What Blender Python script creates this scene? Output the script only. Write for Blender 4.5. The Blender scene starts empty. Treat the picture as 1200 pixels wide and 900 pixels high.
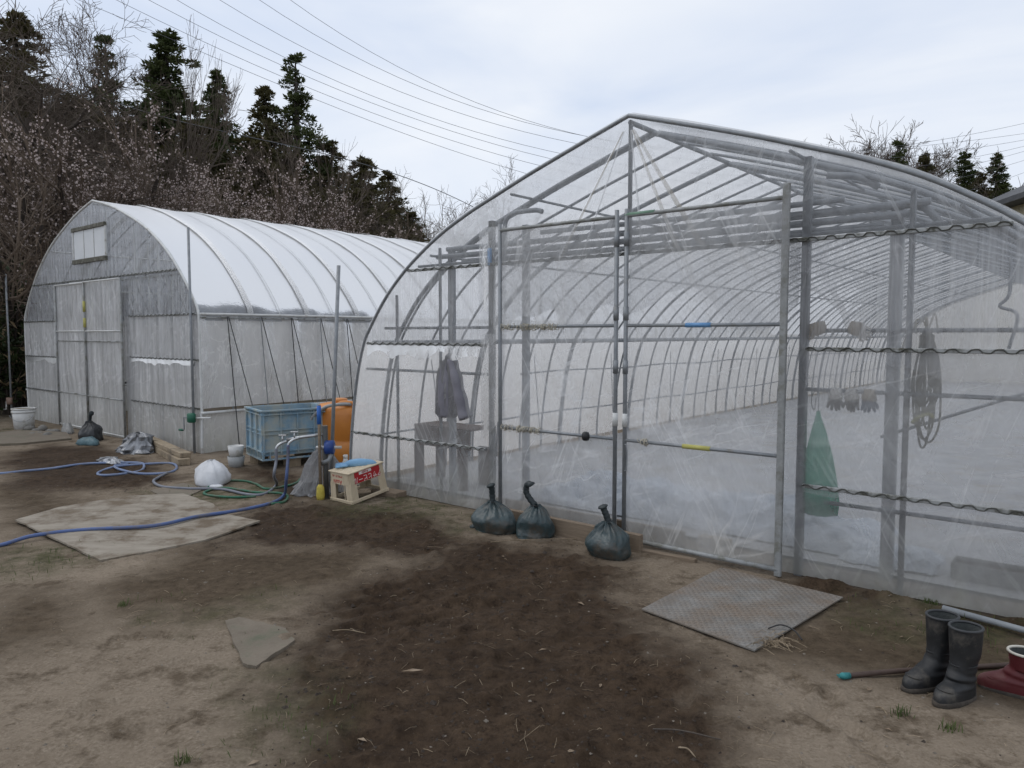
import bpy, bmesh, math, random
import numpy as np
from mathutils import Vector, Matrix

# ------------------------------------------------------------------ camera, sky, sun, exposure
sc = bpy.context.scene
COL = sc.collection
F_PX, HORIZON, EYE = 880.0, 391.0, 1.6
PITCH = math.atan((450 - HORIZON) / F_PX)
cam = bpy.data.cameras.new('camera'); cam_o = bpy.data.objects.new('camera', cam); COL.objects.link(cam_o)
cam.sensor_width = 36; cam.lens = F_PX / 1200 * 36; cam.clip_start = .05; cam.clip_end = 3000
cam_o.location = (0, 0, EYE); cam_o.rotation_euler = (math.pi / 2 - PITCH, 0, 0)
sc.camera = cam_o

SUN_EL, SUN_AZ = math.radians(58), math.radians(-75)     # soft sun high on the left
wd = bpy.data.worlds.new('World'); sc.world = wd; wd.use_nodes = True
nt = wd.node_tree; nt.nodes.clear(); N = nt.nodes.new; L = nt.links.new
out = N('ShaderNodeOutputWorld'); bg = N('ShaderNodeBackground'); bg2 = N('ShaderNodeBackground')
sky = N('ShaderNodeTexSky'); sky.sky_type = 'NISHITA'; sky.sun_disc = False
sky.sun_elevation = SUN_EL; sky.sun_rotation = SUN_AZ
bg.inputs['Strength'].default_value = .1
L(sky.outputs[0], bg.inputs['Color'])
# a thin overcast: streaked cloud laid over the sky in every direction
tc = N('ShaderNodeTexCoord'); mp = N('ShaderNodeMapping'); mp.inputs['Scale'].default_value = (1.3, 1.3, 4.2)
mp.inputs['Rotation'].default_value = (0.12, 0.05, 0.5)
nz = N('ShaderNodeTexNoise'); nz.inputs['Scale'].default_value = 1.5; nz.inputs['Detail'].default_value = 5
nz.inputs['Roughness'].default_value = .5; nz.inputs['Distortion'].default_value = .5
cr = N('ShaderNodeValToRGB'); cr.color_ramp.elements[0].position = .34; cr.color_ramp.elements[1].position = .66
cr.color_ramp.elements[0].color = (.60, .67, .80, 1); cr.color_ramp.elements[1].color = (.84, .86, .89, 1)
L(tc.outputs['Generated'], mp.inputs[0]); L(mp.outputs[0], nz.inputs['Vector']); L(nz.outputs['Fac'], cr.inputs[0])
L(cr.outputs[0], bg2.inputs['Color']); bg2.inputs['Strength'].default_value = .98
mx = N('ShaderNodeMixShader'); mx.inputs[0].default_value = .9
L(bg.outputs[0], mx.inputs[1]); L(bg2.outputs[0], mx.inputs[2]); L(mx.outputs[0], out.inputs[0])

sun = bpy.data.lights.new('sun', 'SUN'); sun.energy = .6; sun.angle = math.radians(40); sun.color = (1, .96, .9)
sun_o = bpy.data.objects.new('sun', sun); COL.objects.link(sun_o)
_d = Vector((math.sin(SUN_AZ) * math.cos(SUN_EL), math.cos(SUN_AZ) * math.cos(SUN_EL), math.sin(SUN_EL)))
sun_o.rotation_euler = _d.to_track_quat('Z', 'Y').to_euler(); sun_o.location = _d * 50

sc.view_settings.view_transform = 'Standard'; sc.view_settings.look = 'None'
sc.view_settings.exposure = 0.27; sc.view_settings.gamma = 1
sc.render.engine = 'CYCLES'
cy = sc.cycles
cy.use_denoising = True; cy.max_bounces = 10; cy.diffuse_bounces = 4; cy.glossy_bounces = 3
cy.transmission_bounces = 6; cy.transparent_max_bounces = 40; cy.caustics_reflective = False; cy.caustics_refractive = False
cy.sample_clamp_indirect = 4

# ------------------------------------------------------------------ frames and pixel helpers
ANG = math.radians(-39.9)                                # the greenhouse fronts run along this heading
FR = np.array([math.cos(ANG), math.sin(ANG), 0.]); DP = np.array([-math.sin(ANG), math.cos(ANG), 0.])
ORG = np.array([0.8788, 5.7665, 0.])                     # ground under the near ridge, on the front line
def W(a, b, z=0.): return ORG + FR * a + DP * b + np.array([0, 0, z])
def ray(x, y):
    cx = (x - 600) / F_PX; cy_ = (450 - y) / F_PX
    return np.array([cx, math.cos(PITCH) + cy_ * math.sin(PITCH), -math.sin(PITCH) + cy_ * math.cos(PITCH)])
def gnd(x, y, z=0.):                                     # where a pixel's ray meets height z
    r = ray(x, y); return np.array([0, 0, EYE]) + r * ((z - EYE) / r[2])
def on_a(x, a):                                          # where a pixel column crosses the line a = const
    r = ray(x, HORIZON); q = ORG + FR * a
    return r * ((q @ FR) / (r @ FR))
def top_z(y, P): return EYE + (HORIZON - y) / F_PX * (P[1]) * 1.0
def front_az(x, y, b=0.):
    r = ray(x, y); o = np.array([0, 0, EYE]); q = ORG + DP * b
    P = o + r * (((q - o) @ DP) / (r @ DP)); return float((P - ORG) @ FR), float(P[2])
def to_ab(P): return float((np.array(P) - ORG) @ FR), float((np.array(P) - ORG) @ DP)

# ------------------------------------------------------------------ numpy value noise
def _h(ix, iy, s):
    n = (ix.astype(np.int64) * 374761393 + iy.astype(np.int64) * 668265263 + s * 974634777) & 0x7fffffff
    n = ((n ^ (n >> 13)) * 1274126177) & 0x7fffffff
    return ((n ^ (n >> 16)) & 0xffff) / 65535.0
def vn(x, y, s=0):
    x = np.asarray(x, float); y = np.asarray(y, float)
    ix = np.floor(x); iy = np.floor(y); fx = x - ix; fy = y - iy
    fx = fx * fx * (3 - 2 * fx); fy = fy * fy * (3 - 2 * fy)
    a = _h(ix, iy, s); b = _h(ix + 1, iy, s); c = _h(ix, iy + 1, s); d = _h(ix + 1, iy + 1, s)
    return (a + (b - a) * fx) * (1 - fy) + (c + (d - c) * fx) * fy
def fbm(x, y, s=0, o=4):
    t = 0; k = .5
    for i in range(o):
        t = t + k * vn(x * 2 ** i, y * 2 ** i, s + i * 7); k *= .5
    return t / (1 - .5 ** o)
def catmull(P, n=6, closed=False):
    P = [np.array(p, float) for p in P]; m = len(P); o = []
    rng = range(m if closed else m - 1)
    for i in rng:
        if closed: p0, p1, p2, p3 = P[i - 1], P[i], P[(i + 1) % m], P[(i + 2) % m]
        else: p1, p2 = P[i], P[i + 1]; p0 = P[i - 1] if i else 2 * p1 - p2; p3 = P[i + 2] if i + 2 < m else 2 * p2 - p1
        for k in range(n):
            t = k / n
            o.append(.5 * (2 * p1 + (p2 - p0) * t + (2 * p0 - 5 * p1 + 4 * p2 - p3) * t * t + (3 * p1 - p0 - 3 * p2 + p3) * t ** 3))
    if not closed: o.append(P[-1])
    return o

# ------------------------------------------------------------------ mesh builder
class MB:
    def __init__(s): s.V = []; s.F = []
    def add(s, vs, fs):
        k = len(s.V); s.V.extend([tuple(map(float, v)) for v in vs]); s.F.extend([tuple(i + k for i in f) for f in fs]); return s
    def box(s, c, d, M=None, taper=1.):
        x, y, z = d[0] / 2, d[1] / 2, d[2] / 2
        vs = [Vector((sx * x * (taper if sz > 0 else 1), sy * y * (taper if sz > 0 else 1), sz * z)) for sz in (-1, 1) for sy in (-1, 1) for sx in (-1, 1)]
        if M is not None: vs = [M @ v for v in vs]
        c = Vector(c)
        return s.add([v + c for v in vs], [(0, 2, 3, 1), (4, 5, 7, 6), (0, 1, 5, 4), (2, 6, 7, 3), (0, 4, 6, 2), (1, 3, 7, 5)])
    def bbox(s, c, d, bev=.004, M=None):                  # bevelled box
        b = bmesh.new(); bmesh.ops.create_cube(b, size=1)
        bmesh.ops.scale(b, vec=d, verts=b.verts)
        bmesh.ops.bevel(b, geom=list(b.edges), offset=bev, segments=1, affect='EDGES')
        b.verts.index_update()
        c = Vector(c); vs = [((M @ v.co) if M is not None else v.co) + c for v in b.verts]
        s.add(vs, [tuple(v.index for v in f.verts) for f in b.faces]); b.free(); return s
    def tube(s, pts, r, n=8, cap=True, closed=False):
        P = np.array([np.array(p, float) for p in pts]); m = len(P)
        T = np.gradient(P, axis=0)
        if closed: T = (np.roll(P, -1, 0) - np.roll(P, 1, 0))
        T /= np.maximum(np.linalg.norm(T, axis=1), 1e-9)[:, None]
        u = np.cross(T[0], [0, 0, 1]) if abs(T[0][2]) < .9 else np.cross(T[0], [1, 0, 0]); u /= np.linalg.norm(u)
        R = [r] * m if np.isscalar(r) else list(r); vs = []
        an = [2 * math.pi * k / n for k in range(n)]
        for i in range(m):
            u = u - T[i] * (u @ T[i]); u /= max(np.linalg.norm(u), 1e-9); v = np.cross(T[i], u)
            for t in an: vs.append(P[i] + (u * math.cos(t) + v * math.sin(t)) * R[i])
        fs = []
        for i in range(m if closed else m - 1):
            j = (i + 1) % m
            for k in range(n): fs.append((i * n + k, i * n + (k + 1) % n, j * n + (k + 1) % n, j * n + k))
        if cap and not closed: fs += [tuple(range(n - 1, -1, -1)), tuple((m - 1) * n + k for k in range(n))]
        return s.add(vs, fs)
    def loft(s, rings, n=24, fold=None, cap0=True, cap1=True, pw=1.):
        vs = []; m = len(rings)
        for i, (cx, cy_, z, rx, ry) in enumerate(rings):
            for k in range(n):
                t = 2 * math.pi * k / n; c, q = math.cos(t), math.sin(t)
                if pw != 1: c = math.copysign(abs(c) ** pw, c); q = math.copysign(abs(q) ** pw, q)
                f = fold(t, i / (m - 1)) if fold else 0.
                vs.append((cx + (rx + f) * c, cy_ + (ry + f) * q, z))
        fs = [(i * n + k, i * n + (k + 1) % n, (i + 1) * n + (k + 1) % n, (i + 1) * n + k) for i in range(m - 1) for k in range(n)]
        if cap0: fs.append(tuple(range(n - 1, -1, -1)))
        if cap1: fs.append(tuple((m - 1) * n + k for k in range(n)))
        return s.add(vs, fs)
    def grid(s, P):
        m, n = P.shape[:2]
        fs = [(i * n + k, i * n + k + 1, (i + 1) * n + k + 1, (i + 1) * n + k) for i in range(m - 1) for k in range(n - 1)]
        return s.add(P.reshape(-1, 3), fs)
    def build(s, name, mat=None, parent=None, smooth=False, loc=None, rz=0.):
        me = bpy.data.meshes.new(name); me.from_pydata(s.V, [], s.F)
        if smooth: me.polygons.foreach_set('use_smooth', [True] * len(me.polygons))
        if mat: me.materials.append(mat)
        me.update()
        o = bpy.data.objects.new(name, me); COL.objects.link(o)
        if parent: o.parent = parent
        if loc is not None: o.location = tuple(map(float, loc))
        o.rotation_euler.z = rz
        return o
def tag(o, label=None, cat=None, group=None, kind=None):
    if label: o['label'] = label
    if cat: o['category'] = cat
    if group: o['group'] = group
    if kind: o['kind'] = kind
    return o
def empty(name, loc, rz=0., label=None, cat=None, group=None):
    o = bpy.data.objects.new(name, None); COL.objects.link(o); o.empty_display_size = .1
    o.location = tuple(map(float, loc)); o.rotation_euler.z = rz
    return tag(o, label, cat, group)
def copy_obj(o, parent=None, loc=None):
    c = o.copy(); COL.objects.link(c); c.parent = parent
    if loc is not None: c.location = tuple(map(float, loc))
    return c
def copy_tree(o, parent=None):
    c = copy_obj(o, parent)
    for ch in o.children: copy_tree(ch, c)
    return c

# ------------------------------------------------------------------ materials
MATS = {}
def new_mat(name):
    m = bpy.data.materials.new(name); m.use_nodes = True; m.node_tree.nodes.clear(); return m, m.node_tree.nodes.new, m.node_tree.links.new
def ramp(N, c0, c1, p0=.3, p1=.7):
    r = N('ShaderNodeValToRGB'); e = r.color_ramp.elements
    e[0].position = p0; e[1].position = p1
    e[0].color = (*c0, 1) if len(c0) == 3 else c0; e[1].color = (*c1, 1) if len(c1) == 3 else c1
    return r
def pm(name, c0, c1, scale=6., rough=.7, metal=0., bump=.3, bscale=None, stretch=(1, 1, 1), dirt=None, dscale=2.5, dirt_amt=(.5, .7), spec=.4, sheen=0., trans=0.):
    """plain procedural surface: two colours mixed by noise, optional patches of dirt, fine relief"""
    if name in MATS: return MATS[name]
    m, N, L = new_mat(name)
    o = N('ShaderNodeOutputMaterial'); p = N('ShaderNodeBsdfPrincipled'); tc = N('ShaderNodeTexCoord'); mp = N('ShaderNodeMapping')
    mp.inputs['Scale'].default_value = stretch; L(tc.outputs['Object'], mp.inputs[0])
    n1 = N('ShaderNodeTexNoise'); n1.inputs['Scale'].default_value = scale; n1.inputs['Detail'].default_value = 6; n1.inputs['Roughness'].default_value = .65
    L(mp.outputs[0], n1.inputs['Vector']); r1 = ramp(N, c0, c1); L(n1.outputs['Fac'], r1.inputs[0]); col = r1.outputs[0]
    if dirt:
        n2 = N('ShaderNodeTexNoise'); n2.inputs['Scale'].default_value = dscale; n2.inputs['Detail'].default_value = 8; n2.inputs['Roughness'].default_value = .7
        L(tc.outputs['Object'], n2.inputs['Vector']); r2 = ramp(N, (0, 0, 0), (1, 1, 1), *dirt_amt); L(n2.outputs['Fac'], r2.inputs[0])
        mx = N('ShaderNodeMixRGB'); L(r2.outputs[0], mx.inputs[0]); L(col, mx.inputs[1]); mx.inputs[2].default_value = (*dirt, 1); col = mx.outputs[0]
    L(col, p.inputs['Base Color']); p.inputs['Roughness'].default_value = rough; p.inputs['Metallic'].default_value = metal
    p.inputs['Specular IOR Level'].default_value = spec
    if bump:
        n3 = N('ShaderNodeTexNoise'); n3.inputs['Scale'].default_value = bscale or scale * 5; n3.inputs['Detail'].default_value = 4
        L(mp.outputs[0], n3.inputs['Vector']); b = N('ShaderNodeBump'); b.inputs['Strength'].default_value = bump; b.inputs['Distance'].default_value = .01
        L(n3.outputs['Fac'], b.inputs['Height']); L(b.outputs[0], p.inputs['Normal'])
    if trans:
        t = N('ShaderNodeBsdfTranslucent'); L(col, t.inputs[0]); ms = N('ShaderNodeMixShader'); ms.inputs[0].default_value = trans
        L(p.outputs[0], ms.inputs[1]); L(t.outputs[0], ms.inputs[2]); L(ms.outputs[0], o.inputs[0])
    else: L(p.outputs[0], o.inputs[0])
    MATS[name] = m; return m
def film(name, h0, h1, col=(.82, .84, .86), scale=(3, 3, 1.2), rough=.22, dirt=None, dirt_h=(0, 0), through=.93, streak=.5, transl=.55, crease=.16):
    """plastic film: clear share, milky share that varies in streaks, and a gloss"""
    m, N, L = new_mat(name)
    o = N('ShaderNodeOutputMaterial'); tc = N('ShaderNodeTexCoord'); mp = N('ShaderNodeMapping'); mp.inputs['Scale'].default_value = scale
    L(tc.outputs['Object'], mp.inputs[0])
    n1 = N('ShaderNodeTexNoise'); n1.inputs['Scale'].default_value = 1.2; n1.inputs['Detail'].default_value = 4; n1.inputs['Roughness'].default_value = .62; n1.inputs['Distortion'].default_value = .8
    L(mp.outputs[0], n1.inputs['Vector'])
    mr = N('ShaderNodeMapRange'); mr.inputs[1].default_value = .3; mr.inputs[2].default_value = .7; mr.inputs[3].default_value = h0; mr.inputs[4].default_value = h1
    L(n1.outputs['Fac'], mr.inputs[0]); haze = mr.outputs[0]
    for rot, st, sd in ((.35, (9, 9, .7), 0.), (-.5, (7, 7, .8), 3.7), (1.25, (6, 6, .9), 8.1)):     # whitened creases in three directions; glossy streaks on folds painted into the haze
        if not crease: break
        mc_ = N('ShaderNodeMapping'); mc_.vector_type = 'TEXTURE'; mc_.inputs['Rotation'].default_value = (0, rot, 0); mc_.inputs['Location'].default_value = (sd, sd, sd); mc_.inputs['Scale'].default_value = (1 / st[0], 1 / st[1], 1 / st[2])
        L(tc.outputs['Object'], mc_.inputs[0]); nc_ = N('ShaderNodeTexNoise'); nc_.inputs['Scale'].default_value = .55; nc_.inputs['Detail'].default_value = 3; nc_.inputs['Distortion'].default_value = .4; L(mc_.outputs[0], nc_.inputs['Vector'])
        sb_ = N('ShaderNodeMath'); sb_.operation = 'SUBTRACT'; L(nc_.outputs['Fac'], sb_.inputs[0]); sb_.inputs[1].default_value = .5
        ab_ = N('ShaderNodeMath'); ab_.operation = 'ABSOLUTE'; L(sb_.outputs[0], ab_.inputs[0])
        mr_ = N('ShaderNodeMapRange'); mr_.inputs[1].default_value = .0; mr_.inputs[2].default_value = .022; mr_.inputs[3].default_value = crease; mr_.inputs[4].default_value = 0; L(ab_.outputs[0], mr_.inputs[0])
        n4 = N('ShaderNodeTexNoise'); n4.inputs['Scale'].default_value = 1.6 + rot; n4.inputs['Detail'].default_value = 2; L(tc.outputs['Object'], n4.inputs['Vector'])
        g_ = N('ShaderNodeMapRange'); g_.inputs[1].default_value = .45; g_.inputs[2].default_value = .6; L(n4.outputs['Fac'], g_.inputs[0])
        ma_ = N('ShaderNodeMath'); ma_.operation = 'MULTIPLY_ADD'; ma_.use_clamp = True; L(mr_.outputs[0], ma_.inputs[0]); L(g_.outputs[0], ma_.inputs[1]); L(haze, ma_.inputs[2]); haze = ma_.outputs[0]
    colnode = N('ShaderNodeRGB'); colnode.outputs[0].default_value = (*col, 1); colo = colnode.outputs[0]
    if dirt:                                            # soil splashed on the foot of the sheet
        sp = N('ShaderNodeSeparateXYZ'); L(tc.outputs['Object'], sp.inputs[0])
        m2 = N('ShaderNodeMapRange'); m2.inputs[1].default_value = dirt_h[0]; m2.inputs[2].default_value = dirt_h[1]; m2.inputs[3].default_value = 0; m2.inputs[4].default_value = 1
        L(sp.outputs['Z'], m2.inputs[0]); n2 = N('ShaderNodeTexNoise'); n2.inputs['Scale'].default_value = 5; n2.inputs['Detail'].default_value = 6
        L(mp.outputs[0], n2.inputs['Vector']); mu = N('ShaderNodeMath'); mu.operation = 'MULTIPLY'; L(m2.outputs[0], mu.inputs[0]); L(n2.outputs['Fac'], mu.inputs[1])
        mc = N('ShaderNodeMixRGB'); L(mu.outputs[0], mc.inputs[0]); L(colo, mc.inputs[1]); mc.inputs[2].default_value = (*dirt, 1); colo = mc.outputs[0]
        ad = N('ShaderNodeMath'); ad.operation = 'MULTIPLY_ADD'; L(mu.outputs[0], ad.inputs[0]); ad.inputs[1].default_value = .5; L(haze, ad.inputs[2]); ad.use_clamp = True; haze = ad.outputs[0]
    n3 = N('ShaderNodeTexNoise'); n3.inputs['Scale'].default_value = 9; n3.inputs['Detail'].default_value = 5; n3.inputs['Distortion'].default_value = 1.2
    L(mp.outputs[0], n3.inputs['Vector']); bp = N('ShaderNodeBump'); bp.inputs['Strength'].default_value = streak; bp.inputs['Distance'].default_value = .02
    L(n3.outputs['Fac'], bp.inputs['Height'])
    tr = N('ShaderNodeBsdfTransparent'); tr.inputs[0].default_value = (through, through, through * 1.005, 1)
    tl = N('ShaderNodeBsdfTranslucent'); df = N('ShaderNodeBsdfDiffuse'); L(colo, tl.inputs[0]); L(colo, df.inputs[0]); L(bp.outputs[0], tl.inputs['Normal']); L(bp.outputs[0], df.inputs['Normal'])
    s1 = N('ShaderNodeMixShader'); s1.inputs[0].default_value = transl; L(df.outputs[0], s1.inputs[1]); L(tl.outputs[0], s1.inputs[2])
    s2 = N('ShaderNodeMixShader'); L(haze, s2.inputs[0]); L(tr.outputs[0], s2.inputs[1]); L(s1.outputs[0], s2.inputs[2])
    gl = N('ShaderNodeBsdfGlossy'); gl.inputs['Roughness'].default_value = rough; L(bp.outputs[0], gl.inputs['Normal'])
    fz = N('ShaderNodeFresnel'); fz.inputs['IOR'].default_value = 1.42; L(bp.outputs[0], fz.inputs['Normal'])
    s3 = N('ShaderNodeMixShader'); L(fz.outputs[0], s3.inputs[0]); L(s2.outputs[0], s3.inputs[1]); L(gl.outputs[0], s3.inputs[2]); L(s3.outputs[0], o.inputs[0])
    MATS[name] = m; return m

M_STEEL = pm('galvanised_steel', (.20, .215, .23), (.30, .315, .33), 14, .5, .3, .15, dirt=(.2, .18, .15), dscale=6, dirt_amt=(.58, .75))
M_STEEL_W = pm('white_pipe', (.55, .56, .55), (.68, .69, .68), 10, .5, 0, .1, dirt=(.28, .25, .2), dscale=7, dirt_amt=(.55, .75))
M_RAIL = pm('clip_rail', (.33, .34, .34), (.46, .47, .47), 9, .55, .3, .2, dirt=(.09, .09, .07), dscale=9, dirt_amt=(.45, .62))
M_WIRE = pm('spring_wire', (.05, .055, .05), (.10, .10, .09), 20, .6, .1, .1)
M_ALGAE = pm('algae_post', (.24, .25, .25), (.36, .37, .37), 12, .6, .25, .3, dirt=(.16, .155, .12), dscale=8, dirt_amt=(.48, .68))
M_YELLOW = pm('yellow_tape', (.42, .40, .10), (.5, .47, .16), 20, .6)
M_BLUETAPE = pm('blue_tape', (.10, .25, .48), (.16, .33, .58), 20, .5)
M_BLACK = pm('black_plastic', (.015, .015, .016), (.03, .03, .032), 12, .45, 0, .1)
M_FILM_CLEAR = film('clear_film', .15, .38, (.95, .95, .95), (2, 2, 1.0), .14, (.36, .35, .27), (.5, 0.0))
M_FILM_DOOR = film('door_film', .17, .50, (.95, .95, .95), (1.6, 1.6, 1.0), .12, (.40, .36, .27), (.4, 0.0), streak=.6, crease=.32)
M_FILM_GABLE = film('gable_film', .10, .28, (.92, .93, .94), (5, 5, 1.), .15)
M_FILM_FLAP = film('milky_flap_film', .32, .52, (.95, .95, .95), (1.5, 1.5, 1.5), .35, streak=.2, transl=.78, crease=.1)
M_FILM_PLEAT = film('pleated_clear_film', .10, .50, (.93, .93, .94), (13, 3, .35), .15, streak=.35)
M_FILM_STAIN = film('stained_pleat_film', .30, .60, (.62, .56, .46), (9, 3, .5), .3, streak=.2, crease=0)
M_FILM_LIP = film('thin_lip_film', .08, .20, (.92, .92, .92), (2, 2, 2), .45, streak=.1, crease=0, transl=.7)
M_FILM_ROOF = film('roof_film', .52, .70, (.94, .95, .96), (3, .8, 3), .3, transl=.78, streak=.2, crease=.12)
M_FILM_SIDE = film('milky_side_film', .84, .95, (.96, .955, .945), (2, 1, 2), .35, transl=.88, crease=0, streak=.15)
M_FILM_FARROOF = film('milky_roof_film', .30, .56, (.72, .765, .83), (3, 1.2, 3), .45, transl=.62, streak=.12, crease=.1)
M_FILM_FARSIDE = film('milky_skirt_film', .66, .88, (.94, .935, .915), (2.6, 2.6, .7), .22, (.42, .40, .30), (.6, 0.), streak=.3, transl=.38, crease=.3)
M_FILM_FARFRONT = film('pleated_front_film', .28, .74, (.93, .93, .93), (11, 3, .4), .3, (.38, .36, .28), (1.0, 0.), streak=.3, transl=.35)
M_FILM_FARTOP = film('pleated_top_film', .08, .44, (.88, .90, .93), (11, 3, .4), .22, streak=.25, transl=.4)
M_WOOD = pm('weathered_wood', (.16, .12, .085), (.27, .21, .15), 5, .8, 0, .5, 40, (1, 14, 14))
M_WOOD2 = pm('pale_timber', (.27, .21, .14), (.38, .31, .22), 5, .8, 0, .5, 40, (1, 12, 12), dirt=(.10, .08, .06), dscale=3)
M_WHITE = pm('white_plastic', (.55, .55, .54), (.68, .68, .67), 8, .45, 0, .1, dirt=(.32, .29, .22), dscale=5)

# ------------------------------------------------------------------ ground
def sdist(X, Y, poly):                                   # signed distance to a polygon, positive inside
    p = np.array(poly)[:, :2]; d = np.full(X.shape, 1e9); ins = np.zeros(X.shape, bool)
    for i in range(len(p)):
        x0, y0 = p[i]; x1, y1 = p[(i + 1) % len(p)]
        ex, ey = x1 - x0, y1 - y0; t = np.clip(((X - x0) * ex + (Y - y0) * ey) / (ex * ex + ey * ey), 0, 1)
        d = np.minimum(d, np.hypot(X - x0 - t * ex, Y - y0 - t * ey))
        c = ((y0 > Y) != (y1 > Y)) & (X < (x1 - x0) * (Y - y0) / (y1 - y0 + 1e-12) + x0); ins ^= c
    return np.where(ins, d, -d)
def pix_poly(pts): return [gnd(x, y)[:2] for x, y in pts]
MUD_AND_SHADE = [pix_poly([(268, 815), (352, 762), (395, 700), (440, 672), (500, 655), (560, 628), (640, 640), (700, 660), (760, 712), (800, 765), (850, 800), (905, 860), (930, 960), (560, 1000), (320, 980), (312, 880), (292, 835)]),
       pix_poly([(255, 630), (300, 596), (360, 590), (470, 596), (560, 628), (500, 655), (440, 650), (380, 640), (310, 650)]),
       pix_poly([(0, 530), (60, 520), (110, 522), (170, 540), (215, 560), (160, 575), (60, 575), (0, 572)]),
       [W(1.3, -.34)[:2], W(3.4, -.30)[:2], W(3.4, .05)[:2], W(1.3, .05)[:2]],  # right wall foot: dark soil, plus shade under the lifted film painted as mud
       pix_poly([(255, 545), (330, 548), (385, 560), (380, 585), (330, 580), (270, 560)])]
MIDSOIL = [pix_poly([(0, 575), (60, 572), (130, 600), (0, 640)]), pix_poly([(130, 690), (250, 640), (440, 640), (420, 690), (300, 720), (190, 740)]),
           [W(1.5, -1.5)[:2], W(3.4, -1.0)[:2], W(3.4, -.2)[:2], W(1.5, -.3)[:2]], pix_poly([(0, 700), (60, 690), (70, 745), (0, 760)])]
GRASS = [pix_poly([(395, 590), (470, 575), (560, 608), (550, 622), (470, 606), (400, 606)]), pix_poly([(170, 580), (260, 558), (340, 566), (345, 582), (240, 592), (180, 592)]),
         pix_poly([(0, 645), (90, 640), (110, 658), (40, 672), (0, 672)]), pix_poly([(985, 712), (1080, 700), (1200, 745), (1200, 785), (1130, 770), (1020, 745)]),
         pix_poly([(215, 715), (300, 700), (310, 725), (230, 735)]), pix_poly([(300, 810), (330, 790), (365, 800), (350, 850), (320, 845)]), pix_poly([(0, 498), (45, 503), (40, 515), (0, 518)])]
def msk(X, Y, polys, soft, warp, seed):
    w = (fbm(X * 2.2, Y * 2.2, seed, 5) - .5) * warp + (fbm(X * 12, Y * 12, seed + 40, 3) - .5) * .22
    d = np.full(X.shape, -9.)
    for p in polys: d = np.maximum(d, sdist(X, Y, p))
    return np.clip((d + w) / soft * .5 + .5, 0, 1)
def ground_masks(X, Y):
    mud = msk(X, Y, MUD_AND_SHADE, .20, .55, 3); mid = msk(X, Y, MIDSOIL, .3, .7, 5) ; gr = msk(X, Y, GRASS, .25, .7, 9)  # the mud mask also carries the painted shade along the right wall
    far = np.clip((np.hypot(X, Y) - 13) / 6, 0, 1)
    return mud, mid, np.maximum(gr, far * .7)
_fr = np.random.RandomState(17)
FOOT = []
for _x, _y, _a in ((600, 700, .9), (650, 690, 1.1), (560, 760, .8), (700, 745, 1.2), (760, 800, .9), (480, 830, .6), (620, 830, .9), (430, 690, .5), (520, 680, .7), (820, 840, 1.3), (690, 870, 1.0), (390, 860, .4), (200, 760, .5), (150, 840, .4), (1000, 860, 1.9), (950, 810, 1.7)):
    for _s in (-1, 1):
        _g = gnd(_x + _s * 22 + _fr.normal(0, 6), _y + _s * 14); FOOT.append((_g[0], _g[1], _a + _fr.normal(0, .25)))
def ground_h(X, Y, mud=None):
    X = np.asarray(X, float); Y = np.asarray(Y, float)
    if mud is None: mud = ground_masks(X, Y)[0]
    h = (fbm(X * .7, Y * .7, 21, 3) - .5) * .035 + (fbm(X * 4, Y * 4, 22, 4) - .5) * .018
    clod = np.maximum(fbm(X * 11, Y * 11, 31, 3) - .5, 0) * .085 + np.maximum(vn(X * 30, Y * 30, 33) - .6, 0) * .012
    h = h + clod * (.22 + .9 * mud)
    # tyre ruts pressed into the soft soil, running towards the near door
    u = (X - gnd(420, 700)[0]) * .80 + (Y - gnd(420, 700)[1]) * .60; v = -(X - gnd(420, 700)[0]) * .60 + (Y - gnd(420, 700)[1]) * .80
    wv = v + .05 * np.sin(u * 2.1)
    rut = np.exp(-((wv + .05) / .10) ** 2) + np.exp(-((wv + .5) / .09) ** 2) + .6 * np.exp(-((wv + .27) / .05) ** 2)
    lug = .5 + .5 * np.sin(u * 46 + np.sign(wv + .05) * 2.2)
    groove = np.sin(wv * 70 + 3 * vn(u * 1.5, wv * 3, 71)) * np.clip(vn(u * .9, wv * 2.2, 72) * 2 - .7, 0, 1) * np.exp(-((u - .1) / 1.1) ** 2 - ((wv + .25) / .5) ** 2)
    h = h + groove * .016 * mud
    h = h - rut * mud * (.036 + .022 * lug) * np.clip(1 - np.abs(u) / 1.7, 0, 1)
    flat = np.clip((np.hypot(X, Y) - 16) / 6, 0, 1)
    # footprints trodden into the soil
    for fx, fy, fa in FOOT:
        du = (X - fx) * math.cos(fa) + (Y - fy) * math.sin(fa); dv = -(X - fx) * math.sin(fa) + (Y - fy) * math.cos(fa)
        e_ = (du / .14) ** 2 + (dv / .05) ** 2
        h = h - .016 * np.exp(-e_ ** 2) + .008 * np.exp(-((np.sqrt(e_) - 1.35) / .22) ** 2)
    a = (X - ORG[0]) * FR[0] + (Y - ORG[1]) * FR[1]; b = (X - ORG[0]) * DP[0] + (Y - ORG[1]) * DP[1]
    h = h + .035 * np.exp(-((b + .10) / .05) ** 2) * np.clip((a - 1.3) / .15, 0, 1) * (a < 3.6) * (.3 + 1.2 * vn(a * 7, b * 7, 61))
    inside = np.clip((b + .12) / .1, 0, 1) * np.clip((3.5 - np.abs(a)) / .1, 0, 1)
    return h * (1 - flat) * (1 - .9 * inside) - .012 * inside
def axis(lo, hi, f0, f1, step, grow=1.12):
    c = list(np.arange(f0, f1, step)); s = step; x = c[-1]
    while x < hi: s *= grow; x += s; c.append(x)
    s = step; x = c[0]
    while x > lo: s *= grow; x -= s; c.insert(0, x)
    return np.array(c)
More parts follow.
